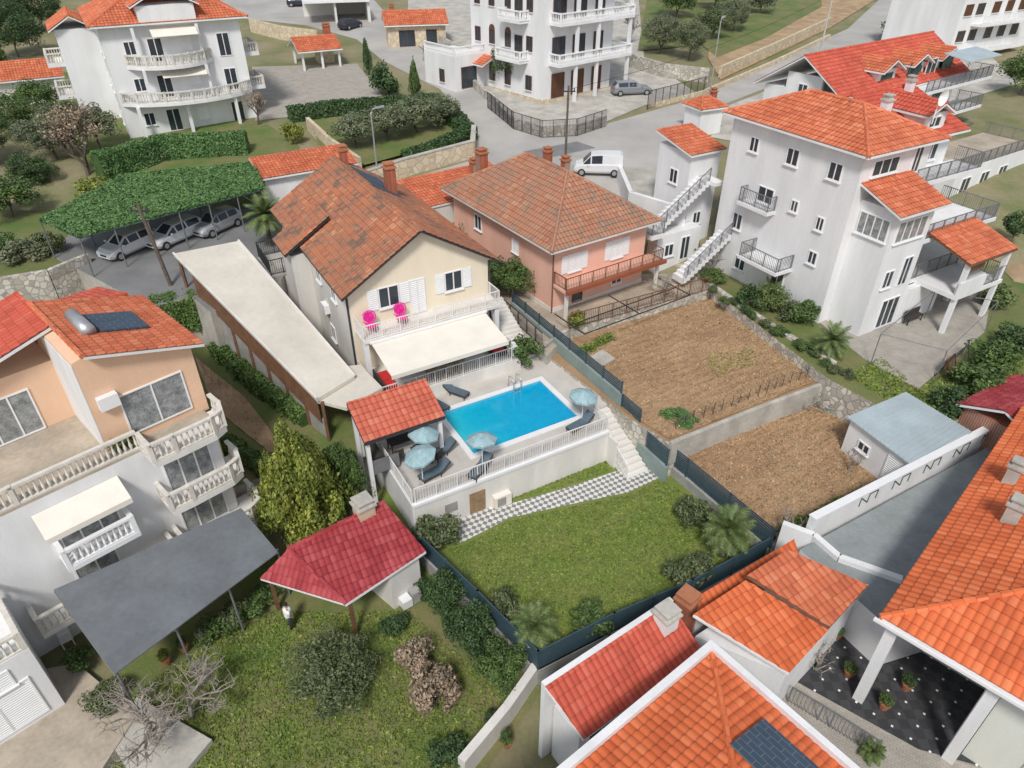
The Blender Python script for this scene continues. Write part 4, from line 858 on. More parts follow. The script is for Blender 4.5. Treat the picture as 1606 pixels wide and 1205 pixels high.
cn=empty('grey_canopy','large flat dark grey canopy over the courtyard beside the peach house','canopy',W(180,1055,2.3)-V3((0,0,3)))
O=cn.location; c=[W(84,925,2.9)-O,W(378,797,3.1)-O,W(436,866,2.4)-O,W(180,1057,2.3)-O]
q=MB(); q.slab3(c,.06); q.build('canopy_sheet',m['canopy'],cn)
for i in (0,.33,.66,1):
    q=MB(); p=c[3].lerp(c[2],i); q.tube([(p.x-.1,p.y+.2,-1),(p.x-.1,p.y+.2,p.z-.05)],.05,8); a=c[0].lerp(c[1],i); q.tube([a-V3((0,0,.12)),p-V3((0,0,.12))],.04); q.build('frame_post',m['rail_g'],cn)
# ------------------------------------------------------------ vegetation
def rnd_dirs(n):
    v=rng.normal(size=(n,3)); return v/np.linalg.norm(v,axis=1)[:,None]
def quads(name,C,N,size,mats,asp=1.6):
    n=len(C); A=np.cross(N,rnd_dirs(n)); A/=np.linalg.norm(A,axis=1)[:,None]+1e-9; Bv=np.cross(N,A)
    s=(size*(.6+.8*rng.random(n)))[:,None]
    A=A*s*asp*.5; Bv=Bv*s*.5
    v=np.stack([C-A,C-Bv*.9,C+A,C+Bv*.9],1).reshape(-1,3)
    me=bpy.data.meshes.new(name); me.vertices.add(4*n); me.vertices.foreach_set('co',v.ravel()); me.loops.add(4*n); me.loops.foreach_set('vertex_index',np.arange(4*n)); me.polygons.add(n); me.polygons.foreach_set('loop_start',np.arange(n)*4); me.update(calc_edges=True)
    for x in (mats if isinstance(mats,list) else [mats]): me.materials.append(x)
    return me
def link(me,name,parent=None):
    o=bpy.data.objects.new(name,me); COL.objects.link(o)
    if parent: o.parent=parent
    return o
def crown_pts(n,ncl,cr,seed,top=1.0,bot=-.7,sq=.9):
    g=np.random.default_rng(seed); cs=[];
    while len(cs)<ncl:
        v=g.normal(size=3); v/=np.linalg.norm(v); rr=.45+.4*g.random(); p=v*rr
        if bot<p[2]<top: cs.append(np.append(p,cr*(.7+.6*g.random())))
    cs=np.array(cs); k=g.integers(0,ncl,n); d=g.normal(size=(n,3)); d/=np.linalg.norm(d,axis=1)[:,None]
    rad=cs[k,3]*(.75+.35*g.random(n)); C=cs[k,:3]+d*rad[:,None]; C[:,2]*=sq
    N=d+g.normal(size=(n,3))*.5; N/=np.linalg.norm(N,axis=1)[:,None]
    return C,N
PROTO={}
def proto(kind,mat_,v):
    key=(kind,mat_,v)
    if key not in PROTO:
        if kind=='bush': C,N=crown_pts(2400,22,.36,v+1,bot=-.5); C*=(1+.12*np.sin(C[:,[0]]*5+v)*np.cos(C[:,[1]]*4)); s=.10
        elif kind=='tree': C,N=crown_pts(6000,46,.27,v+11,bot=-.5); C*=(1+.15*np.sin(C[:,[0]]*4+v)*np.cos(C[:,[1]]*5)); s=.06
        elif kind=='big': C,N=crown_pts(15000,90,.20,v+21,bot=-.7); C*=(1+.16*np.sin(C[:,[0]]*4+v)*np.cos(C[:,[1]]*5+v)); s=.034
        elif kind=='thin': C,N=crown_pts(1500,40,.22,v+31,bot=-.5); s=.05
        elif kind=='cone':
            C,N=crown_pts(4000,60,.25,v+41); f=1-.42*(C[:,2]+1); C[:,0]*=np.clip(f,.12,1)*1.0; C[:,1]*=np.clip(f,.12,1); s=.07
        elif kind=='tall':
            C,N=crown_pts(26000,110,.21,v+51,bot=-.9); f=np.clip(1.0-.45*(C[:,2]+.2),.25,1.05); C[:,0]*=f; C[:,1]*=f; C*=(1+.2*np.sin(C[:,[0]]*5+v)*np.cos(C[:,[1]]*6)); s=.042
        PROTO[key]=quads(kind+'_crown',C,N,s,m[mat_])
    return PROTO[key]
def branch(mb,p,d,L,r,lv,rs):
    q=p+d*L; mb.tube([p,p.lerp(q,.5)+V3((rs.uniform(-.05,.05)*L,rs.uniform(-.05,.05)*L,0)),q],[r,r*.85,r*.65],5)
    if lv==0: return
    for i in range(3 if lv>1 else 4):
        nd_=(d+V3((rs.uniform(-.8,.8),rs.uniform(-.8,.8),rs.uniform(-.25,.5)))).normalized()
        branch(mb,q if i<2 else p.lerp(q,.7),nd_,L*rs.uniform(.6,.8),r*.6,lv-1,rs)
TR={}
def trunkmesh(v,mat_='bark'):
    if (v,mat_) not in TR:
        rs=random.Random(v); mb=MB(); branch(mb,V3((0,0,-.15)),V3((rs.uniform(-.1,.1),rs.uniform(-.1,.1),1)).normalized(),.45,.06,2,rs); o=mb.build('trunk',m[mat_]); TR[(v,mat_)]=o.data; bpy.data.objects.remove(o)
    return TR[(v,mat_)]
nv=0
def tree(P,r,h,kind,mat_,name,label,cat,group=None,low=.0):
    global nv; nv+=1
    rt=empty(name,label,cat,P,random.uniform(0,6.28),group)
    tk=min(h*.55,r*1.2,2.2); t=link(trunkmesh(nv%4),'trunk',rt); t.scale=(max(.5,tk),)*2+(h*.52,)
    c=link(proto(kind,mat_,nv%3),'crown' if cat=='tree' else 'foliage',rt); hh=(h-low)/2; c.location=(0,0,low+hh*.95); c.scale=(r*random.uniform(.88,1.12),r*random.uniform(.88,1.12),hh*1.08)
    return rt
def gp(u,v,z): return WG(u,v) if z is None else W(u,v,z)
VEG=[
 (492,862,-.6,2.2,8.4,'tall','lf_y','broad_tree','tall yellow green bushy tree between the peach house and the pavilion','tree',None,.1),
 (448,830,-.4,1.3,5.0,'tall','lf_y','broad_tree','smaller yellow green tree on the left flank of the tall one','tree',None,.1),
 (545,800,-.2,1.4,5.2,'tall','lf_g','broad_tree','darker green tree close behind the pavilion corner','tree',None,.1),
 (530,1080,-1,2.5,2.8,'big','lf_m','olive_tree','wide dark olive shrub in the middle of the near left garden','tree',None,.2),
 (820,572,2.2,1.1,2.1,'bush','lf_g','garden_shrub','round green shrub at the back corner of the pool terrace','shrub',None,0),
 (687,850,0,1.1,1.9,'bush','lf_m','garden_shrub','grey green round shrub at the foot of the checkered path','shrub',None,0),
 (800,965,0,.85,1.8,'bush','lf_m','garden_shrub','dark shrub left of the small lawn palm','shrub',None,0),
 (925,985,0,.9,1.5,'bush','lf_g','garden_shrub','rounded shrub right of the small lawn palm by the fence','shrub',None,0),
 (1083,822,0,.95,2.0,'bush','lf_m','garden_shrub','leafy shrub beside the large palm on the lawn','shrub',None,0),
 (1077,905,0,1.3,1.9,'bush','lf_m','garden_shrub','broad shrub in the near right corner of the lawn','shrub',None,0),
 (700,945,-.6,1.1,2.2,'tree','lf_d','garden_shrub','dark evergreen shrub outside the left lawn fence, upper one','shrub',None,0),
 (738,1010,-.6,1.4,2.6,'tree','lf_d','garden_shrub','dark evergreen shrub outside the left lawn fence, middle one','shrub',None,0),
 (785,1060,-.6,1.2,1.8,'tree','lf_g','garden_shrub','green shrub outside the left lawn fence, lowest of three','shrub',None,0),
 (655,1055,-1,.9,2.0,'bush','lf_b','dry_bush','dry brown bush in the near left garden, left one','bush',None,0),
 (685,1110,-1,1.1,2.3,'bush','lf_b','dry_bush','dry pale brown bush in the near left garden, right one','bush',None,0),
 (610,150,None,2.0,3.6,'bush','lf_d','garden_shrub','rounded dark evergreen at the street bend','shrub',None,0),
 (578,118,None,.9,4.5,'cone','lf_d','cypress','dark narrow cypress beside the garden kitchen','tree',None,0),
 (652,155,None,1.1,4.5,'cone','lf_g','broad_tree','slim leafy tree right of the round evergreen','tree',None,0),
 (800,140,None,2.3,5.2,'tree','lf_g','broad_tree','green street tree in front of the brown window house','tree',None,1.2),
 (560,235,None,2.2,3.6,'tree','lf_o','olive_tree','grey green olive at the left of the walled grove','tree',None,.8),
 (610,225,None,2.4,3.8,'tree','lf_o','olive_tree','grey green olive second from left in the walled grove','tree',None,.8),
 (655,212,None,2.4,3.8,'tree','lf_o','olive_tree','grey green olive third from left in the walled grove','tree',None,.8),
 (690,200,None,2.0,3.4,'tree','lf_o','olive_tree','grey green olive at the right of the walled grove','tree',None,.8),
 (60,300,5.25,2.4,3.6,'big','lf_d','broad_tree','dense dark tree left of the vine pergola','tree',None,.5),
 (20,340,5.25,2.2,3.4,'tree','lf_g','broad_tree','green tree at the left edge beside the pergola','tree',None,.5),
 (155,310,5.8,1.6,1.8,'bush','lf_y','garden_shrub','yellow green shrub in front of the vine pergola','shrub',None,0),
 (90,250,None,3.0,5,'big','lf_o','olive_tree','large olive below the balconied house on the left','tree',None,.8),
 (30,220,None,3.0,5,'big','lf_g','broad_tree','green tree at the left edge above the pergola','tree',None,.8),
 (160,235,None,2.4,4.2,'tree','lf_o','olive_tree','olive right of the bare tree near the balconied house','tree',None,.8),
 (110,215,None,2.2,3.6,'tree','lf_d','broad_tree','dark tree behind the large olive below the balconied house','tree',None,.5),
 (65,180,None,2.4,3.6,'tree','lf_g','broad_tree','green tree in front of the small outbuilding','tree',None,.5),
 (-20,260,None,3.0,5,'big','lf_d','broad_tree','dark tree cut by the left edge beyond the pergola','tree',None,.8),
 (30,90,None,4,7,'big','lf_d','broad_tree','dark tree behind the small outbuilding at top left','tree',None,1),
 (5,60,None,4,7,'big','lf_d','broad_tree','dark tree cut by the top left corner','tree',None,1),
 (70,50,None,4,7,'big','lf_d','broad_tree','dark tree touching the balconied house rear wing','tree',None,1),
 (-10,130,None,3,4.6,'tree','lf_g','broad_tree','green tree at the left edge beside the small outbuilding','tree',None,.5),
 (40,410,5.25,1.5,1.5,'bush','lf_o','garden_shrub','grey green shrub above the left stone wall','shrub',None,0),
 (10,395,5.25,1.2,1.4,'bush','lf_g','garden_shrub','green shrub at the left edge above the stone wall','shrub',None,0),
 (80,395,5.25,1.2,1.6,'bush','lf_m','garden_shrub','muted shrub at the left foot of the vine pergola','shrub',None,0),
 (330,240,None,1.1,1.9,'bush','lf_g','garden_shrub','small shrub behind the pergola below the balcony columns','shrub',None,0),
 (265,248,None,1.2,1.6,'bush','lf_m','garden_shrub','muted green shrub at the foot of the balconied house','shrub',None,0),
 (460,225,None,1.3,2.2,'bush','lf_y','garden_shrub','yellowish shrub beside the garden steps','shrub',None,0),
 (1035,85,None,3.2,5.5,'big','lf_o','olive_tree','olive tree right of the brown window house','tree',None,1),
 (1080,95,None,3.0,5.2,'big','lf_o','olive_tree','olive tree by the tall street lamp','tree',None,1),
 (1150,50,None,3,4.6,'big','lf_o','olive_tree','olive tree at the top beyond the street lamp','tree',None,.8),
 (1115,62,None,2.6,4.2,'tree','lf_m','olive_tree','muted green olive between two larger olives near the street lamp','tree',None,.8),
 (1060,30,None,4,7,'big','lf_g','broad_tree','green tree at the top edge left of the dirt field','tree',None,1),
 (1120,15,None,3.4,5,'big','lf_g','broad_tree','green tree at the top edge above the dirt field','tree',None,1),
 (1190,22,None,2.6,3.6,'tree','lf_o','olive_tree','small olive in the dirt field at the top','tree',None,.5),
 (1415,65,None,3.2,3.2,'tree','lf_d','garden_shrub','low dark shrub beside the upper road','shrub',None,0),
 (1450,20,None,3.2,4.2,'tree','lf_g','broad_tree','green tree beside the corner apartments','tree',None,.4),
 (1075,400,3.2,1.0,1.6,'bush','lf_d','garden_shrub','round dark shrub by the yard behind the field','shrub',None,0),
 (1020,400,2.95,1.0,1.5,'bush','lf_g','garden_shrub','shrub beside the pink house right corner','shrub',None,0),
 (1120,440,3.2,1.1,.8,'bush','lf_g','garden_shrub','low planted bed shrub at the field corner','shrub',None,0),
 (1172,480,3.2,1.0,1.6,'bush','lf_d','garden_shrub','first shrub of the row along the white house wall','shrub',None,0),
 (1205,488,3.2,1.1,2.2,'tree','lf_p','garden_shrub','tall leafy shrub in the row along the white house','shrub',None,0),
 (1258,505,3.2,1.0,1.7,'bush','lf_g','garden_shrub','leafy shrub before the yucca in the white house row','shrub',None,0),
 (1232,500,3.2,.9,1.4,'bush','lf_m','garden_shrub','muted shrub in the middle of the row along the white house','shrub',None,0),
 (1555,580,3.2,1.5,2.0,'bush','lf_g','garden_shrub','leafy shrub right of the swing frame','shrub',None,0),
 (1520,615,3.2,1.5,1.9,'bush','lf_g','garden_shrub','leafy shrub below the swing frame','shrub',None,0),
 (1480,645,3.2,1.2,1.6,'bush','lf_d','garden_shrub','darker shrub above the zinc shed roof','shrub',None,0),
 (1590,550,3.2,1.3,1.7,'bush','lf_d','garden_shrub','shrub at the right edge above the swing frame','shrub',None,0),
 (1560,480,3.2,1.2,1.7,'bush','lf_p','garden_shrub','spiky shrub right of the apartment porch','shrub',None,0),
 (1590,370,5,1.2,1.9,'bush','lf_d','garden_shrub','dark shrub at the right edge beside the dirt plot','shrub',None,0),
 (1600,150,None,2.8,5,'tree','lf_g','broad_tree','green tree at the right edge below the corner apartments','tree',None,.5),
 (715,340,4.2,1.3,2.2,'tree','lf_g','garden_shrub','green shrub at the rear between villa and pink house','shrub',None,0),
 (760,355,4.2,1.3,2.4,'tree','lf_d','garden_shrub','dark tall shrub between villa and pink house, rear one','shrub',None,0),
 (745,385,3.2,1.4,3.0,'tree','lf_d','garden_shrub','dark tall shrub between villa and pink house, middle one','shrub',None,0),
 (775,410,3.0,1.4,2.8,'tree','lf_g','garden_shrub','green shrub between villa and pink house','shrub',None,0),
 (800,465,3.0,1.7,3.0,'tree','lf_g','citrus_tree','leafy citrus tree in front of the pink house side wall','tree',None,.2),
 (775,450,3.0,1.3,2.4,'tree','lf_d','garden_shrub','dark shrub beside the citrus tree by the pink house','shrub',None,0),
 (905,515,3,.7,1.4,'bush','lf_y','garden_shrub','small yellow green shrub below the pink house balcony','shrub',None,0),
 (1062,660,2.4,1.0,.5,'bush','lf_v','vegetable_bed','leafy green patch growing in the upper ploughed field','plant',None,0),
 (345,995,-.9,.9,1.0,'bush','lf_g','garden_shrub','green shrub at the edge of the grey canopy','shrub',None,0),
 (375,975,-.9,.8,1.3,'bush','lf_m','garden_shrub','grey green shrub right of the canopy edge shrub','shrub',None,0),
 (130,1040,-.7,.8,.9,'bush','lf_g','potted_shrub','leafy shrub in a trough beside the canopy post','shrub',None,0),
 (170,1100,-.7,.8,.9,'bush','lf_m','potted_shrub','leafy shrub in the near left courtyard','shrub',None,0),
 (410,955,-.9,.9,1.0,'bush','lf_g','garden_shrub','low green shrub left of the crimson shed','shrub',None,0),
 (620,985,-1,.8,1.0,'bush','lf_d','garden_shrub','dark low shrub below the white end of the crimson shed','shrub',None,0),
 (700,1190,-1.1,.8,1.0,'bush','lf_d','garden_shrub','dark low shrub at the bottom edge by the white wall','shrub',None,0),
]
for a in VEG:
    u,v,z,r,h,k,lf,nm,lb,ct,gr,low=a
    tree(gp(u,v,z),r,h,k,lf,nm,lb,ct,gr,low)
for i in range(14):
    u=1120+i*16; tree(W(u+random.uniform(-4,4),462+i*10+random.uniform(-5,5),3.2),random.uniform(.35,.6),random.uniform(.4,.8),'bush',random.choice(['lf_g','lf_m','lf_d']),'bedding_plant','low green plant in the narrow bed along the wall between upper field and white house','plant','bedding plants along the white house wall',0)
for i in range(10):
    tree(W(640+i*17,905+i*17,-.7),random.uniform(.45,.7),random.uniform(.6,1.1),'bush','lf_d','hedge_plant','low dark plant at the foot of the left lawn fence','plant','dark plants outside the left lawn fence',0)
def hedge(name,label,P,wd,h,lf,dens=260,size=.11,cat='hedge'):
    o0=P[0]; C=[];N=[]; core=MB()
    for a,b in zip(P,P[1:]):
        d=b-a; L=d.length; t=d/L; s=V3((-t.y,t.x,0)).normalized(); n=int((L*(wd+2*h)+wd*h)*dens)
        per=wd+2*h
        for _ in range(n):
            q=random.random()*per; x=random.random()*L; lump=.07*math.sin(x*2.1)+.06*math.sin(x*5.3+1)+random.uniform(-.09,.09)
            if q<wd: p=a+t*x+s*(q-wd/2)+V3((0,0,h+lump-.2*(abs(q-wd/2)/(wd/2))**3)); nn=V3((0,0,1))
            elif q<wd+h: p=a+t*x+s*(wd/2+lump)+V3((0,0,q-wd)); nn=s
            else: p=a+t*x-s*(wd/2+lump)+V3((0,0,q-wd-h)); nn=-s
            C.append(p-o0); N.append(nn+V3((random.gauss(0,.5),random.gauss(0,.5),random.gauss(0,.5))))
        core.obox(a-o0-s*(wd/2-.12),d,s*(wd-.24),V3((0,0,h-.15)))  # solid inner box added to block light through the leaves
    N=np.array([tuple(x.normalized()) for x in N]); C=np.array([tuple(x) for x in C])
    r=empty(name,label,cat,o0); link(quads('foliage',C,N,size,m[lf]),'foliage',r); core.build('stems_or_core',m['lf_d'],r); return r
hedge('hedge','clipped green hedge between the carport screen and the sandy strip',[W(345,555,1.6),W(405,608,1.6),W(485,665,1.6)],1.1,1.0,'lf_h')
hedge('hedge','ivy covered hedge mass at the parking end of the carport',[W(250,520,3),W(325,505,3)],1.8,2.3,'lf_h')
hedge('hedge','low hedge at the near end of the sandy strip',[W(352,700,1.6),W(420,742,1.6)],.8,.7,'lf_h')
hedge('hedge','clipped hedge along the edge of the olive grove',[WG(640,262),WG(700,240),WG(735,222),WG(700,180)],1.6,1.3,'lf_d',120,.16)
hedge('hedge','dark hedge row across the top of the olive grove',[WG(455,190),WG(520,180),WG(690,168)],1.6,1.3,'lf_d',110,.16)
hedge('hedge','tall clipped hedge behind the vine pergola',[W(165,295,5.6),W(265,265,5.6),W(395,258,5.6)],1.4,3.0,'lf_v',170,.13)
hedge('hedge','green hedge strip at the near edge of the lower field',[W(1235,845,1.0),W(1300,815,1.0),W(1365,780,1.0)],1.2,.35,'lf_l',200,.1)
hedge('hedge','thin green strip along the back edge of the upper field',[W(900,560,2.4),W(960,530,2.4)],.7,.25,'lf_l',200,.1)
pg=empty('vine_pergola','long pergola roof covered with green climbing leaves above the parked cars','pergola',W(130,400,5.3))
O=pg.location; zt=8.2
c=[W(62,345,zt),W(124,372,zt),W(414,296,zt),W(400,255,zt),W(190,275,zt)]
L=[x-O for x in c]
tri=[(0,1,4),(1,2,4),(2,3,4)]
Cs=[];Ns=[]
for t in tri:
    a,b,cc=[np.array(L[i]) for i in t]; ar=np.linalg.norm(np.cross(b-a,cc-a))/2; n=int(ar*280); r1=np.sqrt(rng.random(n)); r2=rng.random(n)
    p=(1-r1)[:,None]*a+(r1*(1-r2))[:,None]*b+(r1*r2)[:,None]*cc
    p[:,2]+=.04*np.sin(p[:,0]*1.9)*np.cos(p[:,1]*2.3)+rng.normal(0,.035,n)+.08; nn=np.tile([0,0,1.],(n,1))+rng.normal(0,.4,(n,3)); Cs.append(p);Ns.append(nn)
for i,j in ((0,1),(1,2)):
    a,b=np.array(L[i]),np.array(L[j]); n=int(np.linalg.norm(b-a)*80); s_=rng.random(n)[:,None]; p=a+(b-a)*s_; p[:,2]-=rng.random(n)**1.5*.15-.1; p+=rng.normal(0,.03,(n,3)); Cs.append(p); Ns.append(rng.normal(0,1,(n,3)))
C_=np.concatenate(Cs);N_=np.concatenate(Ns);N_/=np.linalg.norm(N_,axis=1)[:,None]
link(quads('vine',C_,N_,.13,m['lf_v']),'vine',pg)
q=MB(); q.slab3(L,.05); q.build('roof_net',m['lf_d'],pg)
for i in range(7):
    q=MB()
    for A_,B_ in ((L[1],L[2]),(L[0],L[3])):
        p=A_.lerp(B_,i/6); q.tube([(p.x,p.y,-.5),(p.x,p.y,p.z-.05)],.05,6)
    a=L[1].lerp(L[2],i/6); b=L[0].lerp(L[3],i/6); q.tube([a-V3((0,0,.1)),b-V3((0,0,.1))],.04,4)
    q.build('frame',m['rail_g'],pg)
q=MB(); q.tube([L[0]-V3((0,0,.08)),L[1]-V3((0,0,.08)),L[2]-V3((0,0,.08))],.07,4); q.build('edge_beam',m['fence'],pg)
def palm(P,h,r,label,nf=26,name='palm_tree',group=None,tr=.16,cat='tree'):
    rt=empty(name,label,cat,P,random.uniform(0,6),group)
    mb=MB(); mb.tube([(0,0,-.2),(0.03,0,h*.5),(0,.03,h)],[tr*1.2,tr,tr*1.1],8); mb.build('trunk',m['bark'],rt)
    f=MB()
    for i in range(nf):
        az=i*2.399; el=R(75-115*(i/nf)); L_=r*random.uniform(.85,1.1); pts=[]; p=V3((0,0,h)); d=V3((math.cos(az)*math.cos(el),math.sin(az)*math.cos(el),math.sin(el)))
        n=8
        for k in range(n+1):
            pts.append(p.copy()); p=p+d*(L_/n); d=(d+V3((0,0,-.13))).normalized()
        for k in range(1,n+1):
            t=(pts[k]-pts[k-1]).normalized(); s=t.cross(V3((0,0,1)))
            if s.length<.01: continue
            s.normalize(); ll=r*.34*math.sin(PI*min(.98,(k+1)/(n+2)))
            for sg in (-1,1):
                for j in range(3):
                    b=pts[k-1].lerp(pts[k],j/3); e=b+(s*sg+t*.7).normalized()*ll-V3((0,0,.12*ll)); w2=t*.045*max(1,r)
                    f.face([b-w2*.5,b+w2*.5,e])
        f.tube([pts[0],pts[4],pts[8]],[.02,.015,.005],3)
    f.build('crown',m['lf_p'],rt); return rt
palm(W(1133,872,0),1.9,1.4,'fan palm near the right fence of the lawn',44)
palm(W(838,1010,0),1.3,1.15,'small palm near the left corner of the lawn',38)
palm(W(425,385,5.3),2.4,1.9,'tall palm between the pergola and the villa',34)
palm(W(1300,555,3.2),1.0,1.3,'yucca like palm at the corner of the white apartment house',34)
palm(W(1200,480,3.2),1.0,1.2,'small palm in the row along the white apartment house',28)
palm(W(1365,1185,.25),.3,.55,'bright small palm in the patio near the big orange roof',24,'potted_palm')
palm(W(205,692,7.0),.1,.7,'spiky potted plant on the terrace corner of the peach house',20,'potted_palm',tr=.12,cat='plant')
palm(W(182,700,7.0),.1,.55,'smaller spiky potted plant on the peach house terrace',18,'potted_palm',tr=.12,cat='plant')
def bare(P,h,label,seed,spread=1.0,lv=4,mt='barkp',leaf=None,th=1):
    rt=empty('bare_tree',label,'tree',P); rs=random.Random(seed); mb=MB()
    def br(p,d,L_,r,k):
        q=p+d*L_; mb.tube([p,p.lerp(q,.5)+V3((rs.uniform(-.08,.08),rs.uniform(-.08,.08),rs.uniform(0,.08)))*L_,q],[r,r*.85,r*.7],5)
        if k==0: return
        for i in range(rs.choice((2,3))+(1 if k>2 else 0)):
            nd_=(d*.6+V3((rs.uniform(-1,1)*spread,rs.uniform(-1,1)*spread,rs.uniform(-.1,.7)))).normalized(); br(q if i<2 else p.lerp(q,.6),nd_,L_*rs.uniform(.6,.85),r*.62,k-1)
    br(V3((0,0,-.1)),V3((.1,0,1)).normalized(),h*.3,h*.035*th,lv); mb.build('branches',m[mt],rt)
    if leaf: c=link(proto('thin',leaf,0),'crown',rt); c.location=(0,0,h*.65); c.scale=(h*.38,h*.38,h*.38)
bare(W(245,1165,-.8),4.2,'pruned pale bare tree on the concrete patch in the near garden',3,1.5,5,th=.9)
bare(W(300,1120,-.9),4.0,'second pruned bare tree behind the concrete patch',5,1.5,5,th=.9)
bare(W(140,280,6.0),7,'tall half bare tree left of the balconied house',8,.7,5,'bark','lf_b')
bare(W(1228,845,1.0),2.6,'small bare tree at the near edge of the lower field',9,.9,4)
bare(W(1330,740,1.0),2.0,'small bare tree in front of the zinc shed',12,.9,4)
bare(W(1040,470,2.6),2.6,'bare vine tangle at the pink house pergola',13,1.5,5)
bare(W(985,75,9),7,'bare trees behind the brown window house',14,.8,5)
bare(W(405,195,7.4),3.5,'slim bare tree at the corner of the balconied house',15,.6,4,'bark','lf_b')
bare(W(1280,1050,.2),2.4,'bare vine climbing the annexe wall on the patio',16,1.2,4)
bare(W(1385,700,1),1.8,'small bare sapling left of the zinc shed',17,1,4)
bare(W(1115,425,3.3),2.4,'small bare fruit tree by the outside staircase yard',18,1,4)
def blades(name,polys,n,size,lf):
    C=[]
    for poly,z in polys:
        P=np.array([tuple(W(u,v,z))[:2] for u,v in poly]); mn=P.min(0);mx=P.max(0); ar=(mx-mn).prod()
        k=int(n*ar); X=mn+(mx-mn)*rng.random((k,2)); ins=np.zeros(k,bool); j=len(P)-1
        for i in range(len(P)):
            c_=((P[i,1]>X[:,1])!=(P[j,1]>X[:,1]))&(X[:,0]<(P[j,0]-P[i,0])*(X[:,1]-P[i,1])/(P[j,1]-P[i,1]+1e-9)+P[i,0]); ins^=c_; j=i
        X=X[ins]; zz=np.array([z if z>-.5 else T(y)+.06 for y in X[:,1]]); C.append(np.column_stack([X,zz+size*.35]))
    C=np.concatenate(C); N=rng.normal(0,1,(len(C),3)); N[:,2]*=.8; N/=np.linalg.norm(N,axis=1)[:,None]
    return tag(link(quads(name,C,N,size,m[lf],asp=2.2),name),kind='stuff')
blades('lawn_grass',[([(700,862),(843,1035),(1195,860),(1040,752),(985,776),(880,799),(800,816),(730,855)],0),([(780,788),(790,765),(935,708),(975,733),(880,765)],0)],210,.07,'lf_l')
blades('garden_grass',[([(150,1200),(215,1080),(330,1010),(430,960),(640,960),(800,1090),(700,1260),(330,1300)],-.9)],150,.085,'lf_l')
blades('grove_grass',[([(1330,590),(1380,560),(1440,610),(1600,520),(1606,640),(1450,665)],3.2)],60,.12,'lf_l')
def furrow(name,poly,z,ang,mt,amp=.05,per=.55,clod=25,sz=.13):
    P=[W(u,v,z) for u,v in poly]; ca,sa=math.cos(R(ang)),math.sin(R(ang)); bm=bmesh.new()
    xs=[p.x*ca+p.y*sa for p in P]; ys=[-p.x*sa+p.y*ca for p in P]; st_=.14
    nx=int((max(xs)-min(xs))/.5)+2; ny=int((max(ys)-min(ys))/st_)+2; g=[]
    for j in range(ny):
        row=[]
        for i in range(nx):
            x=min(xs)+i*.5;y=min(ys)+j*st_; aa=amp*(.5+.5*math.sin(x*.45+y*.3)); hh=aa*math.sin(2*PI*(y+.12*math.sin(x*.8)+.06*math.sin(x*2.3))/per)+random.uniform(-.03,.03); row.append(bm.verts.new((x*ca-y*sa,x*sa+y*ca,z+.07+hh)))
        g.append(row)
    for a,b in zip(g,g[1:]):
        for i in range(nx-1): bm.faces.new((a[i],a[i+1],b[i+1],b[i]))
    A_=sum(P[i-1].x*P[i].y-P[i].x*P[i-1].y for i in range(len(P)))
    if A_<0: P=P[::-1]
    for i in range(len(P)):
        a=P[i];b=P[(i+1)%len(P)]; no=(b-a).cross(V3((0,0,1))); bmesh.ops.bisect_plane(bm,geom=bm.verts[:]+bm.edges[:]+bm.faces[:],plane_co=a,plane_no=no.normalized(),clear_outer=True)
    me=bpy.data.meshes.new(name); bm.to_mesh(me); bm.free(); me.materials.append(m[mt]); tag(link(me,name),kind='structure')
    mn=(min(p.x for p in P),min(p.y for p in P)); mx=(max(p.x for p in P),max(p.y for p in P)); n=int((mx[0]-mn[0])*(mx[1]-mn[1])*clod)
    X=np.column_stack([rng.uniform(mn[0],mx[0],n),rng.uniform(mn[1],mx[1],n)]); ins=np.ones(n,bool)
    for i in range(len(P)):
        a=P[i];b=P[(i+1)%len(P)]; ins&=((b.x-a.x)*(X[:,1]-a.y)-(b.y-a.y)*(X[:,0]-a.x))>.1
    X=X[ins]; C=np.column_stack([X,np.full(len(X),z+.11)]); N=rng.normal(0,1,(len(C),3)); N[:,2]+=1; N/=np.linalg.norm(N,axis=1)[:,None]
    tag(link(quads('soil_clods',C,N,sz,m['lf_soil'],asp=1.1),'soil_clods'),kind='stuff')
furrow('ploughed_soil',[(893,553),(985,650),(1050,690),(1288,596),(1110,466),(940,520)],2.4,29,'soil',.028,.62,70,.08)
furrow('ploughed_soil',[(1035,690),(1050,672),(1290,575),(1330,640),(1400,745),(1360,785),(1215,835)],1.0,29,'soil',.02,.45,90,.085)
furrow('sandy_strip',[(300,545),(335,640),(425,712),(465,690),(385,625),(335,560)],1.6,110,'soil2',.05,.45,10,.1)
blades('field_weeds',[([(1105,560),(1180,545),(1190,570),(1120,590)],2.47),([(1240,830),(1350,780),(1370,790),(1230,842)],1.07)],40,.09,'lf_l')
gtop([(925,560),(945,548),(965,562),(945,573)],2.56,'field_slab','conc',depth=.3)
gtop([(170,1160),(215,1093),(332,1160),(290,1210),(205,1215)],-.82,'concrete_patch','conc',depth=1)
wall_px('garden_edging','terracotta coloured edging wall along the near end of the sandy strip',[(360,706),(418,738),(440,728)],1.6,.3,'pot',.15,down=1)
wall_px('field_wall','low pale concrete kerb wall between the two ploughed fields',[(1052,697),(1180,645),(1305,598)],2.4,.12,'conc',.25,down=1.4)
wall_px('field_wall','stone wall between the upper field and the white house garden',[(1108,462),(1200,525),(1303,590)],2.4,1.0,'stone',.4,down=1)
wall_px('field_wall','low wall below the pink house yard railing',[(850,548),(893,519),(1112,458)],2.95,.25,'stone',.25,down=2)
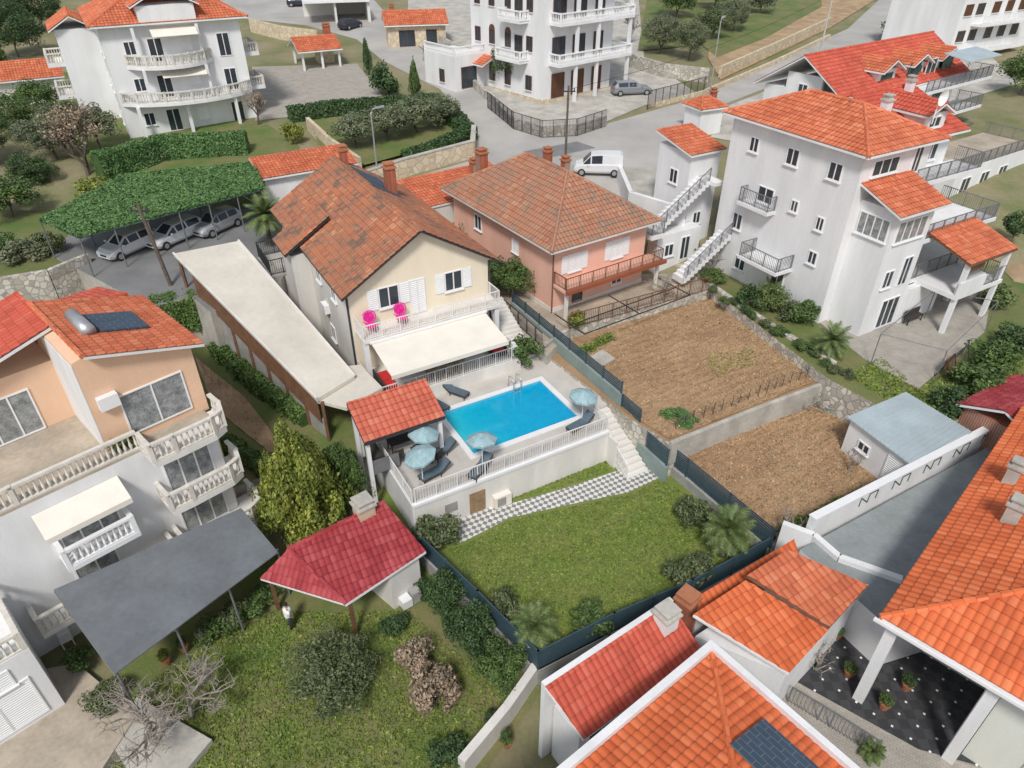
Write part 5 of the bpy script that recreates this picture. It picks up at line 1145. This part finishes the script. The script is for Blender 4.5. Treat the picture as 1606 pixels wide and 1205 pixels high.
fence_px('yard_fence','brown iron railing fence in front of the pink house yard',[(893,516),(1000,487),(1112,455)],3.2,1.1,'bars','brown')
fence_px('yard_fence','dark railing beside the path between villa and pink house',[(752,462),(800,500),(850,545)],2.95,1.1,'bars','rail_d')
vp=empty('vine_row','row of small bare vines on thin posts along the upper field edge','plant',W(1010,640,2.4))
q=MB(); a=W(1060,680,2.4)-vp.location; b=W(1290,588,2.4)-vp.location
for i in range(18):
    p=a.lerp(b,i/17)+V3((random.uniform(-.1,.1),.3,0)); q.tube([p,p+V3((0,0,.9))],.025,4)
    for k in range(5): q.tube([p+V3((0,0,.5)),p+V3((random.uniform(-.5,.5),random.uniform(-.5,.5),random.uniform(.5,1)))],.012,3)
q.build('stems_or_core',m['bark'],vp)
# ------------------------------------------------------------ vehicles
def make_car(label,cat,loc,ang,paint,kind='hatch',group=None,name='parked_car'):
    rt=empty(name,label,cat,loc,ang,group)
    if kind=='van': S_=[(-2.15,.35,.9,1.1,.8,.7),(-2.12,.3,1.05,1.75,.86,.72),(-1.9,.25,1.08,1.86,.88,.74),(-.4,.25,1.08,1.88,.89,.75),(.65,.25,1.05,1.8,.89,.72),(1.35,.25,1.02,1.07,.88,.78),(1.95,.28,.85,.9,.84,.68),(2.15,.35,.6,.64,.74,.6)]
    elif kind=='estate': S_=[(-2.3,.35,.75,.78,.7,.6),(-2.25,.25,.92,1.0,.82,.64),(-1.85,.22,.95,1.42,.86,.6),(-.6,.2,.95,1.47,.88,.62),(.35,.2,.93,1.42,.88,.6),(1.15,.2,.9,.94,.87,.7),(1.9,.22,.8,.84,.83,.66),(2.25,.28,.6,.63,.72,.55)]
    else: S_=[(-2.0,.35,.75,.78,.7,.6),(-1.95,.25,.92,1.0,.8,.64),(-1.6,.22,.95,1.43,.85,.58),(-.6,.2,.95,1.5,.87,.62),(.3,.2,.93,1.45,.87,.6),(1.0,.2,.91,.95,.86,.7),(1.65,.22,.82,.86,.82,.66),(1.98,.28,.6,.63,.72,.55)]
    b=MB(); rings=[]
    for (x,zl,zb,zt,hw,ht) in S_:
        half=[(hw*.85,zl),(hw,zl+.2),(hw,zb-.1),(hw*.96,zb),(ht,zt-.04),(ht-.12,zt)]
        rings.append([V3((x,y,z)) for y,z in half]+[V3((x,-y,z)) for y,z in half[::-1]])
    n=12
    for ring in rings: b.v+=[tuple(p) for p in ring]
    for i in range(len(rings)-1):
        for k in range(n): k2=(k+1)%n; b.f.append((i*n+k,(i+1)*n+k,(i+1)*n+k2,i*n+k2)); b.mi.append(0)
    b.f.append(tuple(range(n))); b.f.append(tuple(range((len(rings)-1)*n,len(rings)*n))[::-1]); b.mi+=[0,0]
    body=b.build('body',m[paint],rt)
    def panel(name,pts,off,mt='glass',par=rt):
        P=[V3(p) for p in pts]; c=sum(P,V3((0,0,0)))/len(P); nn=(P[1]-P[0]).cross(P[2]-P[0]).normalized()
        if nn.dot(c-V3((0,0,.7)))<0: nn=-nn
        q=MB(); P2=[c+(p-c)*.88+nn*off for p in P]; q.face(P2); q.face([p-nn*.015 for p in P2][::-1]); return q.build(name,m[mt],par)
    for sg in (1,-1):
        for i in range(2 if kind!='van' else 3,5):
            r0,r1=rings[i],rings[i+1]
            g=(lambda r,k: r[k] if sg>0 else r[n-1-k])
            panel('side_window',[g(r0,3),g(r1,3),g(r1,4),g(r0,4)],.012)
    panel('windscreen',[rings[4][5],rings[4][6],rings[5][6],rings[5][5]],.015); panel('rear_window',[rings[2 if kind!='van' else 1][5],rings[2 if kind!='van' else 1][6],rings[1 if kind!='van' else 0][6],rings[1 if kind!='van' else 0][5]],.015)
    xf=S_[-1][0]; xr=S_[0][0]
    for sg in (1,-1):
        q=MB(); q.obox((xf-.28,sg*.5,.58),(.29,0,-.02),(0,sg*.2,0),(-.08,0,.16)); q.build('headlight',m['lamp'],rt)
        q=MB(); q.obox((xr-.02,sg*.55,.72),(.08,0,0),(0,sg*.2,0),(0,0,.2)); q.build('tail_light',m['tail'],rt)
        q=MB(); q.obox((.85,sg*.88,.95),(.12,0,0),(0,sg*.16,0),(0,0,.12)); q.build('mirror',m[paint],rt)
        for x in (xf-.72,xr+.72):
            q=MB(); q.tube([(x,sg*.66,.32),(x,sg*.90,.32)],.32,16); wh=q.build('wheel',m['black'],rt); q=MB(); q.tube([(x,sg*.885,.32),(x,sg*.915,.32)],.2,10); q.build('rim',m['metal'],wh)
    q=MB(); q.box(xf-.03,xf+.03,-.3,.3,.42,.54); q.build('grille',m['black'],rt)
    return rt
make_car('white hatchback under the left end of the vine pergola','car',W(203,395,5.32),R(-118),'cw')
make_car('white saloon in the middle bay under the vine pergola','car',W(277,377,5.32),R(-118),'cw','estate')
make_car('silver hatchback under the right end of the vine pergola','car',W(342,361,5.32),R(-118),'cs')
make_car('white delivery van parked on the street behind the pink house','van',W(937,272,6.35),R(175),'cw','van',name='delivery_van')
make_car('grey estate car parked below the brown window house','car',WG(990,148),R(10),'cg','estate')
make_car('dark car parked on the lane at the top edge','car',WG(470,10),R(10),'cd')
make_car('dark car sheltering in the flat roofed carport','car',WG(550,45),R(60),'cd')
bn=empty('waste_bin','green wheeled waste bin beside the small white hut','bin',WG(1087,205)); q=MB(); q.prism([(-.25,-.3),(.25,-.3),(.25,.3),(-.25,.3)],.08,.95); q.box(-.28,.28,-.34,.34,.952,1.03); q.tube([(-.3,.28,.1),(.3,.28,.1)],.1,8); q.build('body',m['binm'],bn)
def pole(label,P,top,r=.12,lean=(0,0),mt='bark',name='utility_pole'):
    rt=empty(name,label,'pole',P); q=MB(); q.tube([(0,0,-1),(lean[0],lean[1],top)],[r,r*.7],8); q.build('pole',m[mt],rt)
    q=MB(); q.box(lean[0]-.6,lean[0]+.6,lean[1]-.05,lean[1]+.05,top-.5,top-.4); [q.tube([(lean[0]+x,lean[1],top-.4),(lean[0]+x,lean[1],top-.2)],.05,6) for x in (-.5,0,.5)]; q.build('crossarm',m['rail_d'],rt)
    return rt
pole('brown wooden utility pole beside the street behind the pink house',WG(886,268),7.2)
pole('leaning wooden utility pole at the parking lot near the carport',W(273,455,5.0),5.8,.15,(-.9,.5))
pole('tall concrete pole beside the rising road at the top',WG(1283,95),8,.14,(0,0),'conc')
def lamp(label,P,h,ang):
    rt=empty('street_lamp',label,'street lamp',P,ang,'street lamps'); q=MB(); q.tube([(0,0,-.5),(0,0,h-.3),(.15,0,h),(.5,0,h+.1)],[.08,.06,.05,.04],8); q.build('pole',m['metal'],rt); q=MB(); q.obox((.45,-.14,h+.04),(.7,0,.08),(0,.28,0),(0,0,.1)); hd=q.build('lamp_head',m['metal'],rt); q=MB(); q.obox((.52,-.1,h+.02),(.5,0,.06),(0,.2,0),(0,0,.02)); q.build('lamp_glass',m['lamp'],hd)
lamp('grey street lamp standing at the olive grove wall',WG(594,290),6.3,R(20)); lamp('tall grey street lamp beside the rising road near the olive trees',WG(1112,155),8,R(60))
def wire(label,a,b,sag=1.0):
    o=empty('overhead_wire',label,'wire',a); q=MB(); q.tube([(b-a)*t-V3((0,0,sag*4*t*(1-t))) for t in [i/12 for i in range(13)]],.018,4); q.build('cable',m['black'],o)
pA=WG(886,268)+V3((0,0,6.9)); pC=WG(1283,95)+V3((0,0,7.7)); wire('sagging cable from the street pole to the pole at the top',pA,pC)
# ------------------------------------------------------------ pool furniture
def parasol(P,label,tilt,rz,group='pool parasols'):
    rt=empty('parasol',label,'parasol',P,rz,group); q=MB(); q.tube([(0,0,0),(0,0,2.0)],.025,6); q.build('pole',m['wf'],rt)
    q=MB(); q.tube([(0,0,0.003),(0,0,.08)],[.25,.22],12); q.build('base',m['conc'],rt)
    q=MB(); ap=V3((tilt*.3,0,2.35)); n=8; ring=[]
    for k in range(n*2):
        t=PI*k/n; rr=.82 if k%2==0 else .76; x=rr*math.cos(t);y=rr*math.sin(t); ring.append(V3((x+tilt*.1,y,1.95-x*tilt)))
    mid=[V3((p.x*.55+ap.x*.45,p.y*.55,p.z*.5+ap.z*.5+.04)) for p in ring]
    for k in range(n*2):
        k2=(k+1)%(n*2); q.face([ap,mid[k],mid[k2]]); q.face([mid[k],ring[k],ring[k2],mid[k2]]); q.face([ring[k],ring[k]-V3((0,0,.12)),ring[k2]-V3((0,0,.12)),ring[k2]])
    q.build('canopy',m['para'],rt)
def lounger(P,rz,label):
    rt=empty('sun_lounger',label,'sun lounger',P,rz,'loungers around the pool'); q=MB()
    q.box(-.9,.45,-.33,.33,.3,.36); q.obox((.45,-.33,.3),(.62,0,.45),(0,.66,0),(0,0,.06)); q.build('frame',m['wick'],rt)
    for x in (-.8,.35):
        for y in (-.29,.29): q=MB(); q.tube([(x,y,0),(x,y,.3)],.03,6); q.build('leg',m['wick'],rt)
    q=MB(); q.box(-.88,.42,-.3,.3,.362,.44); q.obox((.43,-.3,.365),(.6,0,.44),(0,.6,0),(-.03,0,.07)); q.build('cushion',m['blueg'],rt)
    rt.scale=(.88,.88,.88)
def dp(u,v): return W(u,v,2.2)
lounger(dp(716,620),R(150),'sun lounger behind the pool, right of the two by the terrace'); lounger(dp(686,640),R(140),'sun lounger behind the pool next to the pavilion roof')
lounger(dp(908,672),R(40),'sun lounger at the right end of the pool'); lounger(dp(752,742),R(60),'sun lounger at the pool corner under the rightmost front parasol')
lounger(dp(680,748),R(40),'sun lounger on the near deck behind the front railing'); lounger(dp(690,715),R(40),'sun lounger on the near deck beside the pavilion')
parasol(dp(668,725),'faded blue parasol nearest the pavilion roof, upper of the pair',.15,R(20)); parasol(dp(664,760),'faded blue parasol nearest the front railing corner',.25,R(200)); parasol(dp(757,735),'faded blue parasol at the near left pool corner',.2,R(100)); parasol(dp(912,665),'faded blue parasol at the right end of the pool',.1,R(10))
def chair(P,rz,label,mt,group=None):
    rt=empty('garden_chair',label,'chair',P,rz,group); q=MB()
    q.tube([(.0,0,.42),(0,0,.47)],[.34,.36],12); q.build('seat',m[mt],rt); q=MB(); pts=[]
    for k in range(13):
        t=R(-60+300*k/12); pts.append((-.24,.42*math.sin(t),.88-.42*math.cos(t)))
    q.tube(pts,.035,6)
    for k in range(1,12): q.tube([(-.26,0,.88),pts[k]],.025,4)
    q.tube([(-.28,0,.88),(-.25,0,.88)],.34,12)
    q.build('backrest',m[mt],rt)
    for a in (45,135,225,315): q=MB(); q.tube([(.2*math.cos(R(a)),.2*math.sin(R(a)),.42),(.28*math.cos(R(a)),.28*math.sin(R(a)),0)],.018,5); q.build('leg',m['wick'],rt)
chair(V.w(.9,-.7,3.68),V.a-PI/2,'round magenta chair at the left end of the villa balcony','pinkc'); chair(V.w(2.8,-.7,3.68),V.a-PI/2,'round magenta chair nearer the balcony door of the villa','pinkc')
def block(name,label,cat,P,rz,parts,group=None):
    rt=empty(name,label,cat,P,rz,group)
    for nm,mt,bxs in parts:
        q=MB()
        for b in bxs: q.box(*b)
        q.build(nm,m[mt],rt)
    return rt
def legs(mt,xs,ys,w,h): return [('leg',mt,[(x,x+w,y,y+w,0,h)]) for x in xs for y in ys]
block('dining_table','long wooden dining table on the covered villa terrace','table',V.w(4.6,-2.5,.8),V.a,[('tabletop','wood',[(-1.2,1.2,-.45,.45,.7,.75)])]+legs('wood',(-1.1,1.0),(-.4,.32),.08,.698))
for k,(x,y) in enumerate(((3.7,-3.15),(4.5,-3.15),(5.3,-3.15),(3.7,-1.8),(5.3,-1.8))):
    block('dining_chair','brown dining chair at the long table under the villa awning','chair',V.w(x,y,.8),V.a+(0 if y<-2 else PI),[('seat','wood',[(-.22,.22,-.22,.22,.42,.47)]),('backrest','wood',[(-.22,.22,-.24,-.2,.472,.95)])]+legs('wood',(-.21,.16),(-.21,.16),.05,.418),'dining chairs under the awning')
block('wicker_sofa','dark wicker sofa with red cushions at the left end of the villa terrace','sofa',V.w(.9,-2.4,.8),V.a,[('seat','wick',[(-.4,.4,-1.0,1.0,.1,.4)]),('backrest','wick',[(-.5,-.402,-1.0,1.0,.1,.85)]),('cushion','red_c',[(-.38,.35,-.95,-.02,.402,.55)]),('cushion','red_c',[(-.38,.35,.02,.95,.402,.55)])])
block('wicker_sofa','dark wicker sofa with red cushions at the right end of the villa terrace','sofa',V.w(8.2,-2.0,.8),V.a,[('seat','wick',[(-.4,.4,-.9,.9,.1,.4)]),('backrest','wick',[(.402,.5,-.9,.9,.1,.85)]),('cushion','red_c',[(-.38,.35,-.85,-.02,.402,.55)])])
block('pavilion_table','dark table under the poolside pavilion roof','table',D.w(1.2,4.2,0),D.a,[('tabletop','wick',[(-.8,.8,-.45,.45,.7,.75)])]+legs('wick',(-.75,.68),(-.4,.33),.07,.698))
for i,(x,y,a) in enumerate(((.6,3.3,0),(1.6,3.3,0),(1.2,5.1,PI),(2.3,2.2,.6))):
    block('pavilion_chair','dark wicker chair beside the table at the poolside pavilion','chair',D.w(x,y,0),D.a+a,[('seat','wick',[(-.24,.24,-.24,.24,.4,.46)]),('backrest','wick',[(-.24,.24,-.27,-.22,.462,.95)])]+legs('wick',(-.22,.17),(-.22,.17),.05,.398),'wicker chairs by the pavilion table')
block('heat_pump','beige pool heat pump unit on the lawn beside the terrace wall','heat pump',W(787,792,0),D.a,[('casing','awn',[(-.5,.5,-.2,.2,.05,.8)]),('fan_grille','grey',[(-.35,.15,-.225,-.202,.15,.7)])]+[('foot','rail_d',[(-.45,-.35,-.2,.2,0,.05)]),('foot','rail_d',[(.35,.45,-.2,.2,0,.05)])])
block('storage_crates','white stacked crates and cans beside the crimson shed wall','crates',W(640,945,-.75),R(38),[('crate','wf',[(-.4,.1,-.3,.2,0,.5)]),('crate','grey',[(.15,.6,-.3,.2,0,.7)]),('crate','awn',[(-.3,.2,.25,.6,0,.9)])])
block('porch_bench','dark bench on the paved corner beside the apartment house','bench',W(1430,505,3.25),R(30),[('seat','wick',[(-.8,.8,-.2,.2,.4,.46)]),('backrest','wick',[(-.8,.8,.2,.24,.4,.9)])]+legs('wick',(-.75,.68),(-.18,.12),.06,.398))
fr=empty('clothes_frame','thin grey metal pole frame standing on the paved garden corner','frame',W(1365,572,3.25)); O=fr.location; q=MB()
pp=[W(1365,572,3.25)-O,W(1465,600,3.25)-O,W(1545,520,3.25)-O,W(1450,500,3.25)-O]
for p in pp: q.tube([p,p+V3((0,0,2.2))],.03,6)
for a,b in zip(pp,pp[1:]+pp[:1]): q.tube([a+V3((0,0,2.2)),b+V3((0,0,2.2))],.025,5)
q.build('pole_frame',m['rail_g'],fr)
sw=empty('garden_swing','dark garden swing seat with A shaped frame','swing',W(1492,588,3.25),R(40)); q=MB()
for x in (-.9,.9): q.tube([(x,-.6,0),(x,0,1.8)],.035,6); q.tube([(x,.6,0),(x,0,1.8)],.035,6)
q.tube([(-.95,0,1.8),(.95,0,1.8)],.035,6); q.build('frame',m['rail_d'],sw); q=MB(); q.box(-.7,.7,-.25,.25,.5,.56); q.obox((-.7,.25,.56),(1.4,0,0),(0,.15,.5),(0,.04,0)); q.build('seat',m['brown'],sw)
for x in (-.65,.65): q=MB(); q.tube([(x,0,.56),(x,0,1.78)],.012,4); q.build('chain',m['metal'],sw)
tp=empty('tarp_heap','heap of sticks and pale teal tarp between the two fields','heap',W(1315,645,1.0)); q=MB(); n=12
rg=[[V3((rr*math.cos(2*PI*k/n)*random.uniform(.8,1.1),rr*.6*math.sin(2*PI*k/n)*random.uniform(.8,1.1),z)) for k in range(n)] for rr,z in ((.9,0),(.85,.3),(.6,.65),(.25,.8))]
for a,b in zip(rg,rg[1:]):
    for k in range(n): q.face([a[k],a[(k+1)%n],b[(k+1)%n],b[k]])
q.face(rg[-1]); q.build('tarp',m['tarp'],tp)
q=MB()
for i in range(110): p=V3((random.uniform(-2.4,-.2),random.uniform(-.3,1.3),random.uniform(0,.7))); q.tube([p,p+V3((random.uniform(-.9,.9),random.uniform(-.6,.6),random.uniform(-.1,.5)))],.02,4)
q.build('sticks',m['barkp'],tp)
def pot(P,label,s=1,lf='lf_g'):
    rt=empty('flower_pot',label,'flower pot',P); q=MB(); q.tube([(0,0,0),(0,0,.3*s),(0,0,.32*s)],[.13*s,.2*s,.2*s],10); q.build('pot',m['pot'],rt)
    c=link(proto('bush',lf,0),'foliage',rt); c.scale=(.25*s,)*3; c.location=(0,0,.5*s)
for (u,v,z,l,lf) in ((1330,1060,.2,'potted evergreen at the annexe wall on the dark patio','lf_g'),(1385,1110,.2,'flower pot at the foot of the tall porch post','lf_g'),(1420,1080,.2,'leafy pot inside the dark tiled patio','lf_d'),(290,1020,-.8,'terracotta pot at the edge of the near garden, right one','lf_g'),(262,1040,-.8,'terracotta pot at the edge of the near garden, middle one','lf_y'),(320,1005,-.8,'terracotta pot beside the canopy corner shrubs','lf_o'),(1140,370,3.3,'flower pot in the yard by the outside stairs','lf_g'),(1550,735,2.65,'round planter on the grey terrace near the crimson roof','lf_g'),(795,1170,-.9,'flower pot by the white wall at the bottom','lf_g'),(770,1140,-.9,'second flower pot by the white wall at the bottom','lf_d'),(1310,1000,.2,'flower pot near the back wall of the dark patio','lf_v')): pot(W(u,v,z),l,1.2,lf)
block('plastic_chair','white plastic chair beside the lower wall of the peach house','chair',W(108,1010,-.75),R(40),[('seat','wf',[(-.25,.25,-.25,.25,.4,.45)]),('backrest','wf',[(-.25,.25,.2,.25,.452,.9)])]+legs('wf',(-.24,.19),(-.24,.19),.05,.398))
wall_px('garden_wall','low white garden wall at the bottom centre beside the red lean-to house',[(725,1215),(795,1130),(842,1062)],-1,1.1,'offw',.35,down=1)
wall_px('garden_wall','white parapet wall between the lawn corner and the grey terrace',[(1215,862),(1262,880),(1300,915),(1395,950)],1.0,1.85,'white',.3,down=2)
fence_px('patio_railing','grey metal railing at the near edge of the patio below the annexe',[(1235,1100),(1300,1140),(1370,1185)],.2,1.0,'bars','rail_g')
# person
pr=empty('person','person in white top and dark trousers standing beside the crimson roofed shed','person',W(458,985,-.9),R(-60))
me=bpy.data.meshes.new('body'); J=[(0,0,.95),(0,0,1.2),(0,0,1.42),(0,0,1.52),(0,.02,1.66),(.0,.02,1.74),(-.18,0,1.4),(-.24,.02,1.12),(-.2,.14,.9),(.18,0,1.4),(.24,.02,1.12),(.2,.14,.9),(-.1,0,.9),(-.11,.03,.5),(-.11,0,.06),(-.11,.16,.03),(.1,0,.9),(.11,.0,.5),(.11,-.03,.06),(.11,.13,.03)]
E=[(0,1),(1,2),(2,3),(3,4),(4,5),(2,6),(6,7),(7,8),(2,9),(9,10),(10,11),(0,12),(12,13),(13,14),(14,15),(0,16),(16,17),(17,18),(18,19)]
me.from_pydata(J,E,[]); bo=link(me,'body',pr); bo.modifiers.new('s','SKIN'); RR=[.14,.13,.13,.055,.09,.07,.06,.045,.035,.06,.045,.035,.09,.065,.045,.035,.09,.065,.045,.035]
for i,r_ in enumerate(RR): me.skin_vertices[0].data[i].radius=(r_,r_*.85)
me.skin_vertices[0].data[0].use_root=True; bo.modifiers.new('u','SUBSURF').levels=1
me.materials.append(m['skin'])
q=MB(); q.tube([(0,0,.88),(0,0,1.0),(0,0,1.2),(0,0,1.42),(0,0,1.49)],[.19,.19,.18,.18,.08],12); q.tube([(-.14,0,1.42),(-.23,.01,1.15)],[.09,.075],8); q.tube([(.14,0,1.42),(.23,.01,1.15)],[.09,.075],8); q.build('shirt',m['wf'],pr,True)
q=MB(); q.tube([(-.09,0,.95),(-.11,.03,.5),(-.11,0,.1)],[.115,.09,.07],10); q.tube([(.09,0,.95),(.11,0,.5),(.11,-.03,.1)],[.115,.09,.07],10); q.build('trousers',m['cd'],pr,True)
q=MB(); q.tube([(0,.0,1.68),(0,.0,1.76),(0,0,1.8)],[.1,.095,.04],10); q.build('hair',m['black'],pr,True)
# ------------------------------------------------------------ camera, light
cam=bpy.data.cameras.new('camera'); co=bpy.data.objects.new('camera',cam); COL.objects.link(co); SC.camera=co
cam.sensor_width=36; cam.lens=36*FP/1606; co.location=(0,0,HC); co.rotation_euler=(R(55),0,0); cam.clip_end=1000
wd=bpy.data.worlds.new('World'); SC.world=wd; wd.use_nodes=True; nt=wd.node_tree
sk=nt.nodes.new('ShaderNodeTexSky'); sk.sky_type='NISHITA'; sk.sun_disc=False
EL,AZ=R(50),R(188)
sd=V3((math.sin(AZ)*math.cos(EL),math.cos(AZ)*math.cos(EL),math.sin(EL)))
sk.sun_elevation=EL; sk.sun_rotation=AZ
hs=nt.nodes.new('ShaderNodeHueSaturation'); hs.inputs['Saturation'].default_value=.45; nt.links.new(sk.outputs[0],hs.inputs['Color'])
nt.links.new(hs.outputs[0],nt.nodes['Background'].inputs[0]); nt.nodes['Background'].inputs[1].default_value=.14
sl_=bpy.data.lights.new('sun','SUN'); sl_.energy=2.8; sl_.angle=R(10); sl_.color=(1,.965,.91); so=bpy.data.objects.new('sun',sl_); COL.objects.link(so); so.rotation_euler=(-sd).to_track_quat('-Z','Y').to_euler()
SC.view_settings.view_transform='Standard'; SC.view_settings.look='None'; SC.view_settings.exposure=0
